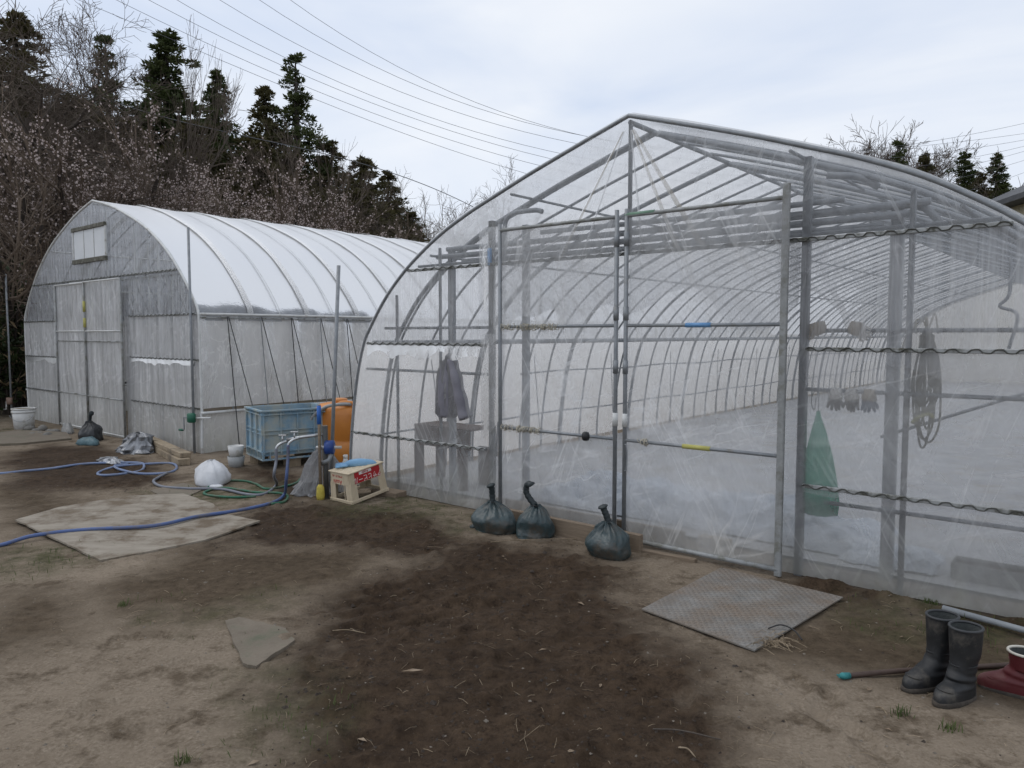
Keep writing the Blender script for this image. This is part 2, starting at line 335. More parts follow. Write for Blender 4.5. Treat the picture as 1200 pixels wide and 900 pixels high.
gx = axis(-900, 900, -4.4, 3.0, .019, 1.05); gy = axis(-300, 1500, 2.0, 7.4, .019, 1.05)
GX, GY = np.meshgrid(gx, gy)
g_mud_shade, g_mid, g_gr = ground_masks(GX, GY); GZ = ground_h(GX, GY, g_mud_shade)
me = bpy.data.meshes.new('ground'); ny, nx = GX.shape
co = np.stack([GX, GY, GZ], -1).reshape(-1, 3).astype(np.float32)
ii = np.arange(ny * nx).reshape(ny, nx); q = np.stack([ii[:-1, :-1], ii[:-1, 1:], ii[1:, 1:], ii[1:, :-1]], -1).reshape(-1, 4)
me.vertices.add(len(co)); me.vertices.foreach_set('co', co.ravel())
me.loops.add(q.size); me.loops.foreach_set('vertex_index', q.ravel().astype(np.int32))
me.polygons.add(len(q)); me.polygons.foreach_set('loop_start', (np.arange(len(q)) * 4).astype(np.int32))
me.polygons.foreach_set('use_smooth', np.ones(len(q), bool)); me.update(calc_edges=True)
for nm, arr in (('mud', g_mud_shade), ('mid', g_mid), ('grass', g_gr)):
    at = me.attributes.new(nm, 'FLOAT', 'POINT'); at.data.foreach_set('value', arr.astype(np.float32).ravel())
m, N, L = new_mat('soil')
o = N('ShaderNodeOutputMaterial'); p = N('ShaderNodeBsdfPrincipled'); tc = N('ShaderNodeTexCoord')
def noi(s, d=6, r=.65):
    n = N('ShaderNodeTexNoise'); n.inputs['Scale'].default_value = s; n.inputs['Detail'].default_value = d; n.inputs['Roughness'].default_value = r; L(tc.outputs['Object'], n.inputs['Vector']); return n
def attr(nm): a = N('ShaderNodeAttribute'); a.attribute_name = nm; return a.outputs['Fac']
def mixc(f, a, b):
    x = N('ShaderNodeMixRGB'); 
    if isinstance(f, float): x.inputs[0].default_value = f
    else: L(f, x.inputs[0])
    L(a, x.inputs[1]); L(b, x.inputs[2]); return x.outputs[0]
def rmp(src, c0, c1, p0, p1): r = ramp(N, c0, c1, p0, p1); L(src, r.inputs[0]); return r.outputs[0]
n_a = noi(1.6, 8, .7); n_b = noi(14, 8, .7); n_c = noi(70, 4, .6)
dry = mixc(rmp(n_b.outputs[0], (0,) * 3, (1,) * 3, .35, .7), rmp(n_a.outputs[0], (.165, .130, .095), (.275, .225, .172), .3, .7), rmp(n_c.outputs[0], (.120, .093, .066), (.32, .265, .205), .3, .7))
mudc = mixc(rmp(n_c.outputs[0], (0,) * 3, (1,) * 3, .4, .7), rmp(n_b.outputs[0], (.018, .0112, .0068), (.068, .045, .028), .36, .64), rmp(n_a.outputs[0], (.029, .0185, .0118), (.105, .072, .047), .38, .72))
midc = mixc(rmp(n_c.outputs[0], (0,) * 3, (1,) * 3, .4, .7), rmp(n_b.outputs[0], (.042, .030, .0195), (.12, .090, .061), .34, .66), rmp(n_a.outputs[0], (.06, .045, .030), (.145, .11, .077), .35, .75))
grc = rmp(n_b.outputs[0], (.038, .040, .020), (.085, .080, .040), .35, .65)
n_d = noi(4.2, 9, .75)
mm = N('ShaderNodeMath'); mm.operation = 'MAXIMUM'; L(attr('mid'), mm.inputs[0]); L(rmp(n_d.outputs[0], (0,) * 3, (.85,) * 3, .50, .63), mm.inputs[1])
c = mixc(mm.outputs[0], dry, midc)
gm = N('ShaderNodeMath'); gm.operation = 'MULTIPLY'; L(attr('grass'), gm.inputs[0]); L(rmp(noi(5, 8, .75).outputs[0], (0,) * 3, (.9,) * 3, .38, .6), gm.inputs[1])
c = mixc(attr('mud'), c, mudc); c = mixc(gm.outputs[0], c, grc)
vo = N('ShaderNodeTexVoronoi'); vo.inputs['Scale'].default_value = 42; L(tc.outputs['Object'], vo.inputs['Vector'])
spk = rmp(vo.outputs['Distance'], (.55,) * 3, (0,) * 3, .06, .16); 
rgb = N('ShaderNodeRGB'); rgb.outputs[0].default_value = (.24, .21, .18, 1)
sm = N('ShaderNodeMath'); sm.operation = 'MULTIPLY'; L(spk, sm.inputs[0]); L(rmp(noi(9, 3).outputs[0], (0,) * 3, (1,) * 3, .5, .65), sm.inputs[1])
c = mixc(sm.outputs[0], c, rgb.outputs[0])
L(c, p.inputs['Base Color'])
L(rmp(attr('mud'), (.95,) * 3, (.72,) * 3, 0, 1), p.inputs['Roughness']); p.inputs['Specular IOR Level'].default_value = .1
bp = N('ShaderNodeBump'); bp.inputs['Strength'].default_value = .9; bp.inputs['Distance'].default_value = .022; L(n_b.outputs[0], bp.inputs['Height'])
bq = N('ShaderNodeBump'); bq.inputs['Strength'].default_value = .6; bq.inputs['Distance'].default_value = .004; L(n_c.outputs[0], bq.inputs['Height']); L(bp.outputs[0], bq.inputs['Normal'])
L(bq.outputs[0], p.inputs['Normal']); L(p.outputs[0], o.inputs[0]); me.materials.append(m)
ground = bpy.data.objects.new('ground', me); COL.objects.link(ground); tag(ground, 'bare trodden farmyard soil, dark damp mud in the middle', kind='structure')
def gz(P): return float(ground_h(np.array([P[0]]), np.array([P[1]]))[0])
def on_ground(x, y, dz=0.):
    P = gnd(x, y); return np.array([P[0], P[1], gz(P) + dz])

# ------------------------------------------------------------------ shared greenhouse pieces
def arch_curve(half, n=8):                               # half profile (a, z) from the foot to the ridge -> full dense curve
    pts = [(-x, z) for x, z in half] + [(x, z) for x, z in reversed(half[:-1])]
    d = catmull([np.array([x, z, 0]) for x, z in half], n); Lh = [(p[0], p[1]) for p in d]
    return [(-x, z) for x, z in Lh] + [(x, z) for x, z in reversed(Lh[:-1])]
NEAR_HALF = [(3.40, -.1), (3.38, .4), (3.28, 1.05), (3.15, 1.48), (3.0, 1.71), (2.78, 1.97), (2.53, 2.19), (2.3, 2.35), (2.0, 2.525), (1.65, 2.68), (1.35, 2.79), (1.0, 2.915), (.65, 3.03), (.33, 3.132), (0, 3.235)]
FAR_HALF = [(3.24, -.1), (3.27, .6), (3.27, 1.3), (3.26, 1.83), (3.14, 2.06), (2.81, 2.42), (2.37, 2.79), (1.77, 3.14), (1.0, 3.44), (.5, 3.59), (0, 3.70)]
def half_width(half):
    d = catmull([np.array([x, z, 0]) for x, z in half], 8); zz = np.array([p[1] for p in d]); xx = np.array([p[0] for p in d])
    return lambda z: np.interp(z, zz, xx)
NEAR_A, FAR_A = half_width(NEAR_HALF), half_width(FAR_HALF)
def folds(a, z, seed, pleat=.004, period=.1, drape=.01, fan=None):
    f = (fbm(a * 1.7, z * 1.7, seed, 3) - .5) * drape * 2
    ph = a / period * 2 * math.pi + 5 * vn(a * 3, z * .8, seed + 1)
    f = f + pleat * np.sin(ph) * (.3 + vn(a * 4, z * 1.2, seed + 2))
    t = a * .8 + z * .6; w = -a * .6 + z * .8               # slanting tension creases
    f = f + pleat * 1.6 * np.maximum(np.sin(t * 31 + 4 * vn(t * 2, w * 1.5, seed + 3)) - .55, 0) * (vn(t * 3, w * 2.5, seed + 4) > .5)
    return f
def film_panel(z0, z1, aL, aR, b, seed, nz=None, step=.022, **kw):
    """sheet between two heights; aL/aR are numbers or functions of z"""
    nz = nz or max(6, int((z1 - z0) / step)); fL = aL if callable(aL) else (lambda z: np.full_like(z, aL)); fR = aR if callable(aR) else (lambda z: np.full_like(z, aR))
    zs = np.linspace(z0, z1, nz); l, r = fL(zs), fR(zs); na = max(6, int(np.max(r - l) / step))
    u = np.linspace(0, 1, na); A = l[:, None] * (1 - u) + r[:, None] * u; Z = np.repeat(zs[:, None], na, 1)
    edge = np.minimum(np.minimum(u, 1 - u)[None, :] * 14, 1) * np.minimum(np.minimum(np.linspace(0, 1, nz), np.linspace(1, 0, nz))[:, None] * 12 + .25, 1)
    B = b + folds(A, Z, seed, **kw) * edge
    return MB().grid(np.stack([A, B, Z], -1))
def pipe(name, p0, p1, r, mat, parent, n=8): return MB().tube([p0, p1], r, n).build(name, mat, parent, True)
def clip_rail(parent, a0, a1, b, z, h=.026, period=.115):
    r = MB().bbox(((a0 + a1) / 2, b, z), (a1 - a0, .02, h), .003).build('clip_rail', M_RAIL, parent)
    n = max(4, int((a1 - a0) / period * 6)); pts = []
    for i in range(n + 1):
        t = i / n; a = a0 + (a1 - a0) * t; s = math.sin(t * (a1 - a0) / period * 2 * math.pi)
        pts.append((a, b - .015, z + .011 * max(-1, min(1, 1.8 * s))))
    MB().tube(pts, .0042, 4).build('spring_wire', M_WIRE, r, False)
    return r
def arch_sheet(curve, b0, b1, nb, zmin, zmax, off, sag, period, seed, side=0):
    """film stretched over the hoops between two heights; sags a little between hoops"""
    c = np.array(curve); 
    s = np.concatenate([[0], np.cumsum(np.hypot(np.diff(c[:, 0]), np.diff(c[:, 1])))])
    k = np.linspace(0, s[-1], 150); c = np.stack([np.interp(k, s, c[:, 0]), np.interp(k, s, c[:, 1])], -1)
    T = np.gradient(c, axis=0); T /= np.linalg.norm(T, axis=1)[:, None]; Nn = np.stack([-T[:, 1], T[:, 0]], -1)
    Nn *= np.sign(np.sum(Nn * (c - [0, .5]), 1))[:, None]
    keep = (c[:, 1] >= zmin - 1e-6) & (c[:, 1] <= zmax + 1e-6)
    if side: keep &= np.sign(c[:, 0]) == side
    c, Nn = c[keep], Nn[keep]; B = np.linspace(b0, b1, nb)
    S = np.arange(len(c))
    SS, BB = np.meshgrid(S, B, indexing='ij')
    d = off - sag * np.abs(np.sin(math.pi * BB / period)) + (fbm(BB * 3, SS * .12, seed, 4) - .5) * sag * 1.6
    P = np.stack([c[:, 0][:, None] + Nn[:, 0][:, None] * d, BB, c[:, 1][:, None] + Nn[:, 1][:, None] * d], -1)
    return MB().grid(P)

# ------------------------------------------------------------------ near greenhouse
GH = empty('greenhouse', ORG, ANG, 'large near greenhouse of clear plastic film on steel hoops with sliding doors', 'greenhouse')
NEAR = arch_curve(NEAR_HALF); LEN = 23.5; STEP = .47; NH = int(LEN / STEP)
nsub = NEAR[::2] if NEAR[-1] == NEAR[::2][-1] else NEAR[::2] + [NEAR[-1]]
MB().tube([(a, 0, z) for a, z in nsub], .0165, 10).build('end_hoop', M_STEEL, GH, True)
thin = MB().tube([(a * .992, 0, z * .992) for a, z in nsub], .0135, 6).build('hoop', M_STEEL, GH, True); thin.location.y = STEP
thick = MB().tube([(a * .975, 0, z * .982) for a, z in nsub], .022, 8).build('truss_hoop', M_STEEL, GH, True); thick.location.y = .35
for k in range(2, NH + 1): copy_obj(thin, GH, (0, k * STEP, 0))
for k in range(4, NH + 1, 4): copy_obj(thick, GH, (0, k * STEP - .12, 0))
pipe('ridge_pipe', (0, .02, 3.19), (0, LEN, 3.19), .02, M_STEEL, GH)
for s in (-1, 1):
    pipe('eave_pipe', (s * 3.05, .05, 1.50), (s * 3.05, LEN, 1.50), .03, M_STEEL, GH)
    for a, z in ((3.20, 1.08), (3.31, .50)):
        pts = [(s * (a - .03), b, z + .012 * math.sin(b * 2.2)) for b in np.arange(.2 if z < .6 else 2.6, LEN, .5)]
        MB().tube(pts, .0115, 6).build('side_rail', M_STEEL, GH, True)
    for a, z in ((1.2, 2.83), (2.2, 2.37)): pipe('purlin', (s * a, .05, z - .03), (s * a, LEN, z - .03), .012, M_STEEL, GH)
    for k in range(2, NH, 4):                            # slanting wind braces along the wall
        pipe('wind_brace', (s * 3.12, k * STEP, 1.3), (s * 3.33, k * STEP + .42, .05), .006, M_STEEL, GH, 5)
arch_sheet(NEAR, .0, LEN, 260, 1.5, 9, .024, .012, STEP, 41).build('roof_film', M_FILM_ROOF, GH, True)
for s in (-1, 1): arch_sheet(NEAR, .0, LEN, 200, -.02, 1.52, .026, .014, STEP, 43 + s, s).build('side_film', M_FILM_SIDE, GH, True)
film_panel(0, 3.22, lambda z: -NEAR_A(z), lambda z: NEAR_A(z), LEN, 50, step=.06).build('rear_film', M_FILM_SIDE, GH, True)
# upright pipes of the front
for a, z in ((-2.66, 1.98), (-2.05, 2.40)): pipe('gable_post', (a, .03, -.05), (a, .03, z), .015, M_STEEL, GH)
MB().bbox((-1.40, .03, 1.27), (.052, .045, 2.64), .004).build('door_post', M_ALGAE, GH)
MB().bbox((-1.28, .36, 1.29), (.06, .05, 2.58), .004).build('inner_post', M_STEEL, GH)
pipe('ridge_post', (0, .03, 2.2), (0, .03, 3.2), .017, M_STEEL, GH)
MB().bbox((1.33, .03, 1.36), (.05, .05, 2.76), .004).build('door_post', M_STEEL, GH)
pipe('gable_post', (1.95, .03, -.05), (1.95, .03, 2.46), .018, M_STEEL, GH)
for a, w in ((1.80, .075), (-2.19, .06)):                # heavy channel columns just inside
    MB().bbox((a, .33, 1.2), (w, .06, 2.46), .006).box((a, .295, 1.2), (w * .5, .012, 2.4)).build('column', M_STEEL, GH)
# cross pipes and clip rails of the front
for a0, a1, z in ((-2.86, -1.43, 1.655), (-3.15, -1.43, 1.235), (1.36, 2.90, 1.62), (1.36, 3.12, 1.235), (1.36, 3.32, .50), (-2.36, 2.40, 2.245)):
    pipe('cross_pipe', (a0, .045, z), (a1, .045, z), .0135, M_STEEL, GH)
for a0, a1, z in ((-2.44, 2.46, 2.205), (-3.06, -1.43, 1.50), (1.36, 3.06, 1.50), (-3.33, -1.43, .565), (1.36, 3.33, .605)): clip_rail(GH, a0, a1, -.022, z)
# stored pipes lying across the front truss
for i, (a0, a1, b, z, r) in enumerate(((-2.26, 1.9, .20, 2.342, .024), (-2.16, 2.0, .24, 2.412, .024), (-2.2, .4, .32, 2.35, .02), (-1.9, 1.75, .18, 2.282, .02), (-1.0, 1.5, .22, 2.476, .02))):
    MB().tube([(a0, b, z), ((a0 + a1) / 2, b, z - .012), (a1, b, z)], r, 10).build('stored_pipe', M_STEEL, GH, True)
MB().tube(catmull([(.9, .28, 2.40), (1.75, .28, 2.41), (1.92, .28, 2.40), (2.00, .30, 2.34), (2.05, .34, 2.26)], 5), .026, 10).build('bent_pipe', M_STEEL, GH, True)
MB().tube(catmull([(-1.45, .26, 2.28), (-1.45, .26, 2.55), (-1.42, .26, 2.64), (-1.33, .26, 2.68), (-1.1, .26, 2.68), (-1.02, .26, 2.66)], 5), .022, 10).build('bent_pipe', M_STEEL, GH, True)
MB().tube(catmull([(1.36, .3, 2.66), (1.55, .34, 2.63), (1.66, .40, 2.56)], 5), .024, 10).build('bent_pipe', M_STEEL, GH, True)
MB().tube(catmull([(2.35, .9, 2.1), (2.35, .9, 1.86), (2.30, .9, 1.78), (2.4, .9, 1.72), (2.36, .9, 1.5)], 5), .012, 6).build('hanging_hook', M_STEEL, GH, True)
pipe('diagonal_brace', (1.6, .9, .85), (3.0, 1.6, 1.42), .012, M_STEEL, GH)
# film panels of the front
NA = lambda z: NEAR_A(z) - .012
for nm, z0, z1, l, r, mt, sd, kw in (
    ('film_panel', .0, .565, lambda z: -NA(z), -1.22, M_FILM_CLEAR, 60, dict(pleat=.004, period=.16, drape=.02)),
    ('film_panel', .565, 1.50, lambda z: -NA(z), -1.22, M_FILM_CLEAR, 61, dict(pleat=.003, period=.13, drape=.015)),
    ('film_panel', 1.50, 2.205, lambda z: -NA(z), -1.36, M_FILM_PLEAT, 62, dict(pleat=.006, period=.065, drape=.01)),
    ('gable_film', 2.205, 3.225, lambda z: -NA(z), lambda z: NA(z), M_FILM_GABLE, 63, dict(pleat=.005, period=.12, drape=.012)),
    ('film_panel', 1.50, 2.205, 1.20, lambda z: NA(z), M_FILM_PLEAT, 64, dict(pleat=.007, period=.08, drape=.012)),
    ('film_panel', .605, 1.50, 1.19, lambda z: NA(z), M_FILM_CLEAR, 65, dict(pleat=.003, period=.2, drape=.02)),
    ('film_panel', .0, .605, 1.19, lambda z: NA(z), M_FILM_CLEAR, 66, dict(pleat=.004, period=.2, drape=.025))):
    film_panel(z0, z1, l, r, -.006, sd, **kw).build(nm, mt, GH, True)
# loose lips of film that hang below the clip rails
def lip(a0, a1, b, z, drop, seed, name='film_lip', mat=M_FILM_FLAP, parent=GH, n=None, wave=4.5):
    n = n or max(8, int((a1 - a0) / .02)); A = np.linspace(a0, a1, n); m_ = 14
    d = drop * (.35 + 1.1 * vn(A * wave, A * 0, seed)) * (.8 + .4 * vn(A * wave * 2.5, A * 0, seed + 1)); U = np.linspace(0, 1, m_)
    AA = np.repeat(A[None], m_, 0) + .02 * U[:, None] * (vn(A * 9, A * 0, seed + 2) - .5); ZZ = z - U[:, None] * d
    BB = b - .012 * U[:, None] * (.4 + vn(AA * 5, ZZ * 4, seed + 3)) - .004 * np.sin(AA * 45) * U[:, None] * vn(AA * 6, ZZ, seed + 5)
    return MB().grid(np.stack([AA, BB, ZZ], -1)).build(name, mat, parent, True)
lip(1.37, 3.04, -.03, 1.49, .15, 70, mat=M_FILM_LIP); lip(-3.05, -1.45, -.03, 1.49, .12, 71, mat=M_FILM_LIP); lip(1.37, 3.3, -.03, .595, .04, 73, mat=M_FILM_LIP)
lip(-1.36, -.02, .01, 2.20, .42, 74, 'film_flap', wave=2.2); lip(.02, 1.30, .01, 2.20, .46, 77, 'film_flap', wave=2.0)
lip(1.225, 1.285, -.155, 2.50, .5, 81, 'film_strip', M_FILM_LIP, wave=30); lip(1.26, 1.50, -.06, 2.16, .36, 84, 'film_strip', M_FILM_LIP)
lip(-1.47, -1.16, -.06, 2.52, 1.1, 85, 'film_strip', M_FILM_LIP, wave=2); lip(-1.45, -1.18, -.06, 1.6, .9, 87, 'film_strip', M_FILM_LIP, wave=2)
for i, (a0, a1, w) in enumerate(((-.04, -.62, .02), (-.03, -.4, .012), (.03, .14, .012), (.04, .42, .02), (.05, .62, .025))):   # pleats gathered at the ridge
    P = np.array([[(a0 + (a1 - a0) * t + w * (q - .5) * (1 + t), -.016 - .006 * math.sin(q * 3.1), 3.12 - .9 * t) for q in (0, .5, 1)] for t in np.linspace(0, 1, 10)])
    MB().grid(P).build('film_pleat', M_FILM_STAIN if i in (0, 3, 4) else M_FILM_FLAP, GH, True)
# sliding doors hung outside the front
def door(a0, a1, seed, lab):
    D = empty('door', (0, 0, 0)); D.parent = GH; b = -.13
    for a in (a0, a1):
        if a > 1: MB().bbox((a, b, 1.28), (.045, .03, 2.56), .005).build('stile', M_ALGAE, D)
        else: pipe('stile', (a, b, .03), (a, b, 2.52), .0165, M_STEEL, D)
    for z, r, mt in ((2.47, .0145, M_ALGAE), (1.66, .0125, M_STEEL), (.80, .0125, M_STEEL), (.045, .018, M_ALGAE)): pipe('rail', (a0, b, z), (a1, b, z), r, mt, D)
    film_panel(.02, 2.485, a0 - .01, a1 + .01, b + .022, seed, pleat=.009, period=.19, drape=.035).build('film', M_FILM_DOOR, D, True)
    for z in (2.3, 1.75, 1.35, .95):                      # sleeves where the stile tubes join
        s = a1 if a0 < -1 else a0
        MB().tube([(s, b, z - .05), (s, b, z + .05)], .0215, 8).build('sleeve', M_STEEL_W if z == .95 else M_STEEL, D, True)
    tag(D, lab); return D
D1 = door(-1.17, -.015, 90, 'left leaf of the sliding door'); D2 = door(.07, 1.25, 91, 'right leaf of the sliding door')
MB().tube([(.56, -.13, 1.66), (.75, -.13, 1.66)], .0165, 8).build('blue_tape', M_BLUETAPE, D2, True)
MB().tube([(.55, -.13, .80), (.76, -.13, .80)], .017, 8).build('yellow_tape', M_YELLOW, D2, True)
MB().tube([(.06, -.13, 2.475), (.3, -.13, 2.475)], .0165, 8).build('green_tape', pm('green_tape', (.14, .24, .17), (.2, .32, .24), 20, .6), D2, True)
MB().loft([(-.27, -.15, .765, .012, .012), (-.27, -.15, .77, .026, .026), (-.27, -.15, .80, .034, .034), (-.27, -.15, .83, .026, .026), (-.27, -.15, .836, .012, .012)], 14).build('knob', M_BLACK, D1, True)
MB().bbox((-1.385, -.02, 2.27), (.035, .03, .15), .006).build('blue_clip', M_BLUETAPE, GH)
MB().tube(catmull([(.085, -.15, .77), (.105, -.16, .76), (.11, -.16, .66), (.105, -.16, .58), (.085, -.15, .57)], 4), .005, 6).build('latch_loop', M_STEEL, D2, True)
M_TWINE = pm('old_twine', (.42, .38, .28), (.6, .57, .5), 30, .9)
rng = random.Random(5)
def twine_wrap(a0, a1, b, z, parent, n):
    for part in range(1):
        mb = MB()
        for i in range(n):
            a = rng.uniform(a0, a1); pts = []
            ph = rng.uniform(0, 6); r = rng.uniform(.014, .028); k = rng.uniform(-.06, .06)
            for t in np.linspace(0, 1, 9): pts.append((a + k * t + rng.gauss(0, .004), b + r * math.sin(ph + t * 6), z + r * math.cos(ph + t * 6) + rng.gauss(0, .004)))
            mb.tube(pts, .0026, 3)
        return mb.build('twine', M_TWINE, parent)
twine_wrap(-1.15, -.55, -.13, 1.655, D1, 60); twine_wrap(-1.15, -.75, -.13, .80, D1, 50); twine_wrap(.20, .28, -.13, .80, D2, 12)

# ------------------------------------------------------------------ far greenhouse
GF = empty('greenhouse', W(-9.80, 0), ANG, 'smaller milky plastic greenhouse at the back left with a vent window in its gable', 'greenhouse')
FAR = arch_curve(FAR_HALF); FLEN = 20.; FSTEP = .465
fsub = FAR[::2] if FAR[-1] == FAR[::2][-1] else FAR[::2] + [FAR[-1]]
MB().tube([(a, 0, z) for a, z in fsub], .019, 8).build('end_hoop', M_STEEL_W, GF, True)
fh = MB().tube([(a * .992, 0, z * .993) for a, z in fsub], .0125, 6).build('hoop', M_STEEL, GF, True); fh.location.y = FSTEP
for k in range(2, int(FLEN / FSTEP) + 1): copy_obj(fh, GF, (0, k * FSTEP, 0))
pipe('ridge_pipe', (0, 0, 3.65), (0, FLEN, 3.65), .016, M_STEEL_W, GF)
for s in (-1, 1):
    for a, z in ((1.9, 3.03), (2.75, 2.42)): pipe('purlin', (s * a, 0, z), (s * a, FLEN, z), .016, M_STEEL_W, GF)
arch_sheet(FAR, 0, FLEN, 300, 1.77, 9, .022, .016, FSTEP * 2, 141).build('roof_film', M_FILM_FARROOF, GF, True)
for s in (-1, 1):
    arch_sheet(FAR, 0, FLEN, 240, .53, 1.86, .020, .026, FSTEP, 143 + s, s).build('side_film', M_FILM_FARSIDE, GF, True)
    arch_sheet(FAR, 0, FLEN, 160, -.05, .56, .012, .012, FSTEP, 147 + s, s).build('skirt_film', M_FILM_FARSIDE, GF, True)
    pipe('eave_pipe', (s * 3.30, 0, 1.86), (s * 3.30, FLEN, 1.86), .017, M_STEEL_W, GF); pipe('sill_pipe', (s * 3.305, -.02, .545), (s * 3.305, FLEN, .545), .019, M_STEEL_W, GF)
    r = MB().box((s * 3.298, FLEN / 2, 1.815), (.02, FLEN, .018)).build('clip_rail', M_RAIL, GF)
film_panel(0, 3.68, lambda z: -FAR_A(z), lambda z: FAR_A(z), FLEN, 150, step=.07).build('rear_film', M_FILM_FARSIDE, GF, True)
# dirty press bands over the roof, every second hoop, right-hand slope and left-hand slope in one strap
M_BAND = film('dirty_band', .6, .97, (.30, .295, .27), (60, 60, 60), .5, crease=0)
M_ROPE = pm('black_strap', (.03, .03, .032), (.06, .06, .062), 20, .6)
c = np.array(FAR); T = np.gradient(c, axis=0); T /= np.linalg.norm(T, axis=1)[:, None]; Nn = np.stack([-T[:, 1], T[:, 0]], -1); Nn *= np.sign(np.sum(Nn * (c - [0, .5]), 1))[:, None]
keep = c[:, 1] >= 1.86
P = np.array([[(x + nx * .031, w, z + nz_ * .031) for w in (-.045, 0, .045)] for (x, z), (nx, nz_) in zip(c[keep], Nn[keep])])
band = MB().grid(P).build('press_band', M_BAND, GF, True); band.location.y = FSTEP * 1.6
thinb = MB().grid(P * np.array([1, .16, 1])).build('hold_down_cord', M_STEEL_W, GF, True); thinb.location.y = FSTEP * 2.6
k = 1
while FSTEP * (1.6 + 2 * k) < FLEN - .3:
    copy_obj(band, GF, (0, FSTEP * (1.6 + 2 * k), 0)); copy_obj(thinb, GF, (0, FSTEP * (2.6 + 2 * k), 0)); k += 1
b = .36; k = 0
while b < FLEN - 1:                                     # cords from the eave down to the ground, one upright and one slanting
    MB().tube([(3.34, b, 1.83), (3.352, b + .06, .9), (3.36, b + .12, .02)], .0075, 5).build('tie_down_cord', M_ROPE if k % 2 == 0 else M_STEEL, GF)
    MB().tube([(3.345, b + .015, 1.83), (3.36, b + .48, .03)], .0065, 5).build('tie_down_cord', M_ROPE, GF)
    b += FSTEP * 1.07; k += 1
# front of the far greenhouse: a is measured from its ridge
FA = lambda z: FAR_A(z) - .01
for z0, z1, l, r, mt, sd, pl, per in (
    (.0, .585, lambda z: -FA(z), -1.42, M_FILM_FARFRONT, 160, .006, .11), (.585, 1.19, lambda z: -FA(z), -1.42, M_FILM_FARFRONT, 161, .004, .14), (1.19, 1.82, lambda z: -FA(z), -1.42, M_FILM_FARFRONT, 162, .012, .09), (1.82, 2.46, lambda z: -FA(z), -1.42, M_FILM_FARTOP, 163, .012, .08),
    (.0, .60, 1.02, lambda z: FA(z), M_FILM_FARFRONT, 164, .010, .1), (.60, 1.25, 1.02, lambda z: FA(z), M_FILM_FARFRONT, 165, .004, .2), (1.25, 1.86, 1.02, lambda z: FA(z), M_FILM_FARFRONT, 166, .013, .085), (1.86, 2.48, 1.02, lambda z: FA(z), M_FILM_FARTOP, 167, .013, .08)):
    film_panel(z0, z1, l, r, -.005, sd, step=.018, pleat=pl * 1.6, period=per, drape=.012).build('film_panel', mt, GF, True)
film_panel(2.47, 3.69, lambda z: -FA(z), lambda z: FA(z), -.004, 168, pleat=.006, period=.12, drape=.008).build('gable_film', M_FILM_FARTOP, GF, True)
clip_rail(GF, -2.72, 2.72, -.02, 2.47, .03, .12)
for a0, a1, z in ((-3.25, -1.57, 1.82), (-3.25, -1.57, 1.19), (-3.25, -1.57, .585), (1.22, 3.25, 1.86), (1.22, 3.25, 1.25), (1.22, 3.25, .60)): clip_rail(GF, a0, a1, -.018, z, .022, .12)
for s_, (a0, a1, z, dr) in enumerate(((-3.2, -1.6, 1.18, .07), (1.24, 3.2, 1.24, .08), (-1.0, .9, 2.45, .1))): lip(a0, a1, -.026, z, dr, 190 + s_ * 5, mat=M_FILM_LIP, parent=GF)
for a, z in ((-2.6, 2.5), (-2.15, 2.75), (-1.95, 2.5), (1.32, 3.2), (1.75, 3.0), (2.05, 2.85), (2.45, 2.6), (2.75, 2.4), (-.35, 3.5), (.35, 3.5)):
    pipe('gable_post', (a, .05, -.02), (a, .05, z), .015, M_STEEL_W, GF)
for s in (-1, 1): pipe('gable_beam', (0, .05, 2.42), (s * 2.78, .05, 2.42), .018, M_STEEL_W, GF)
for s, lab in ((-1, 'left leaf of the milky sliding door'), (1, 'right leaf of the milky sliding door')):
    D = empty('door', (0, 0, 0)); D.parent = GF; tag(D, lab); bb = -.07 if s < 0 else -.11
    a0, a1 = (-1.53, -.22) if s < 0 else (-.20, 1.16)
    for a in (a0, a1): pipe('stile', (a, bb, .02), (a, bb, 2.42), .017, M_ALGAE, D)
    for z in (2.42, 1.64, 1.48, .60, .05): pipe('rail', (a0, bb, z), (a1, bb, z), .011, M_RAIL if z in (1.48, .6) else M_STEEL_W, D)
    film_panel(.01, 2.43, a0, a1, bb + .02, 170 + s, step=.02, pleat=.006, period=.2, drape=.02).build('film', M_FILM_FARFRONT, D, True)
    if s > 0:
        for z0, z1 in ((1.95, 2.12), (1.70, 1.85)): MB().tube([(a0, bb, z0), (a0, bb, z1)], .022, 8).build('yellow_tape', M_YELLOW, D, True)
V = empty('vent_window', (0, 0, 0)); V.parent = GF; tag(V, 'white framed vent window in the gable')
M_PANE = pm('vent_pane', (.66, .69, .72), (.76, .78, .80), 3, .35, 0, .1)
for i, (a0, a1) in enumerate(((-.66, -.25), (-.25, .14), (.14, .53))): MB().bbox(((a0 + a1) / 2, -.05, 3.03), (a1 - a0 - .02, .008, .45), .002).build('pane', M_PANE, V)
for z, h in ((3.285, .06), (2.765, .07)): MB().bbox((-.065, -.055, z), (1.28, .045, h), .004).build('sill', pm('mossy_frame', (.07, .07, .055), (.15, .145, .12), 20, .9, dirt=(.3, .29, .26), dscale=12), V)
for a in (-.69, .56): MB().bbox((a, -.05, 3.03), (.028, .03, .52), .003).build('frame_side', M_STEEL_W, V)
for a in (-.25, .14): MB().bbox((a, -.058, 3.03), (.016, .012, .45), .002).build('mullion', M_STEEL_W, V)

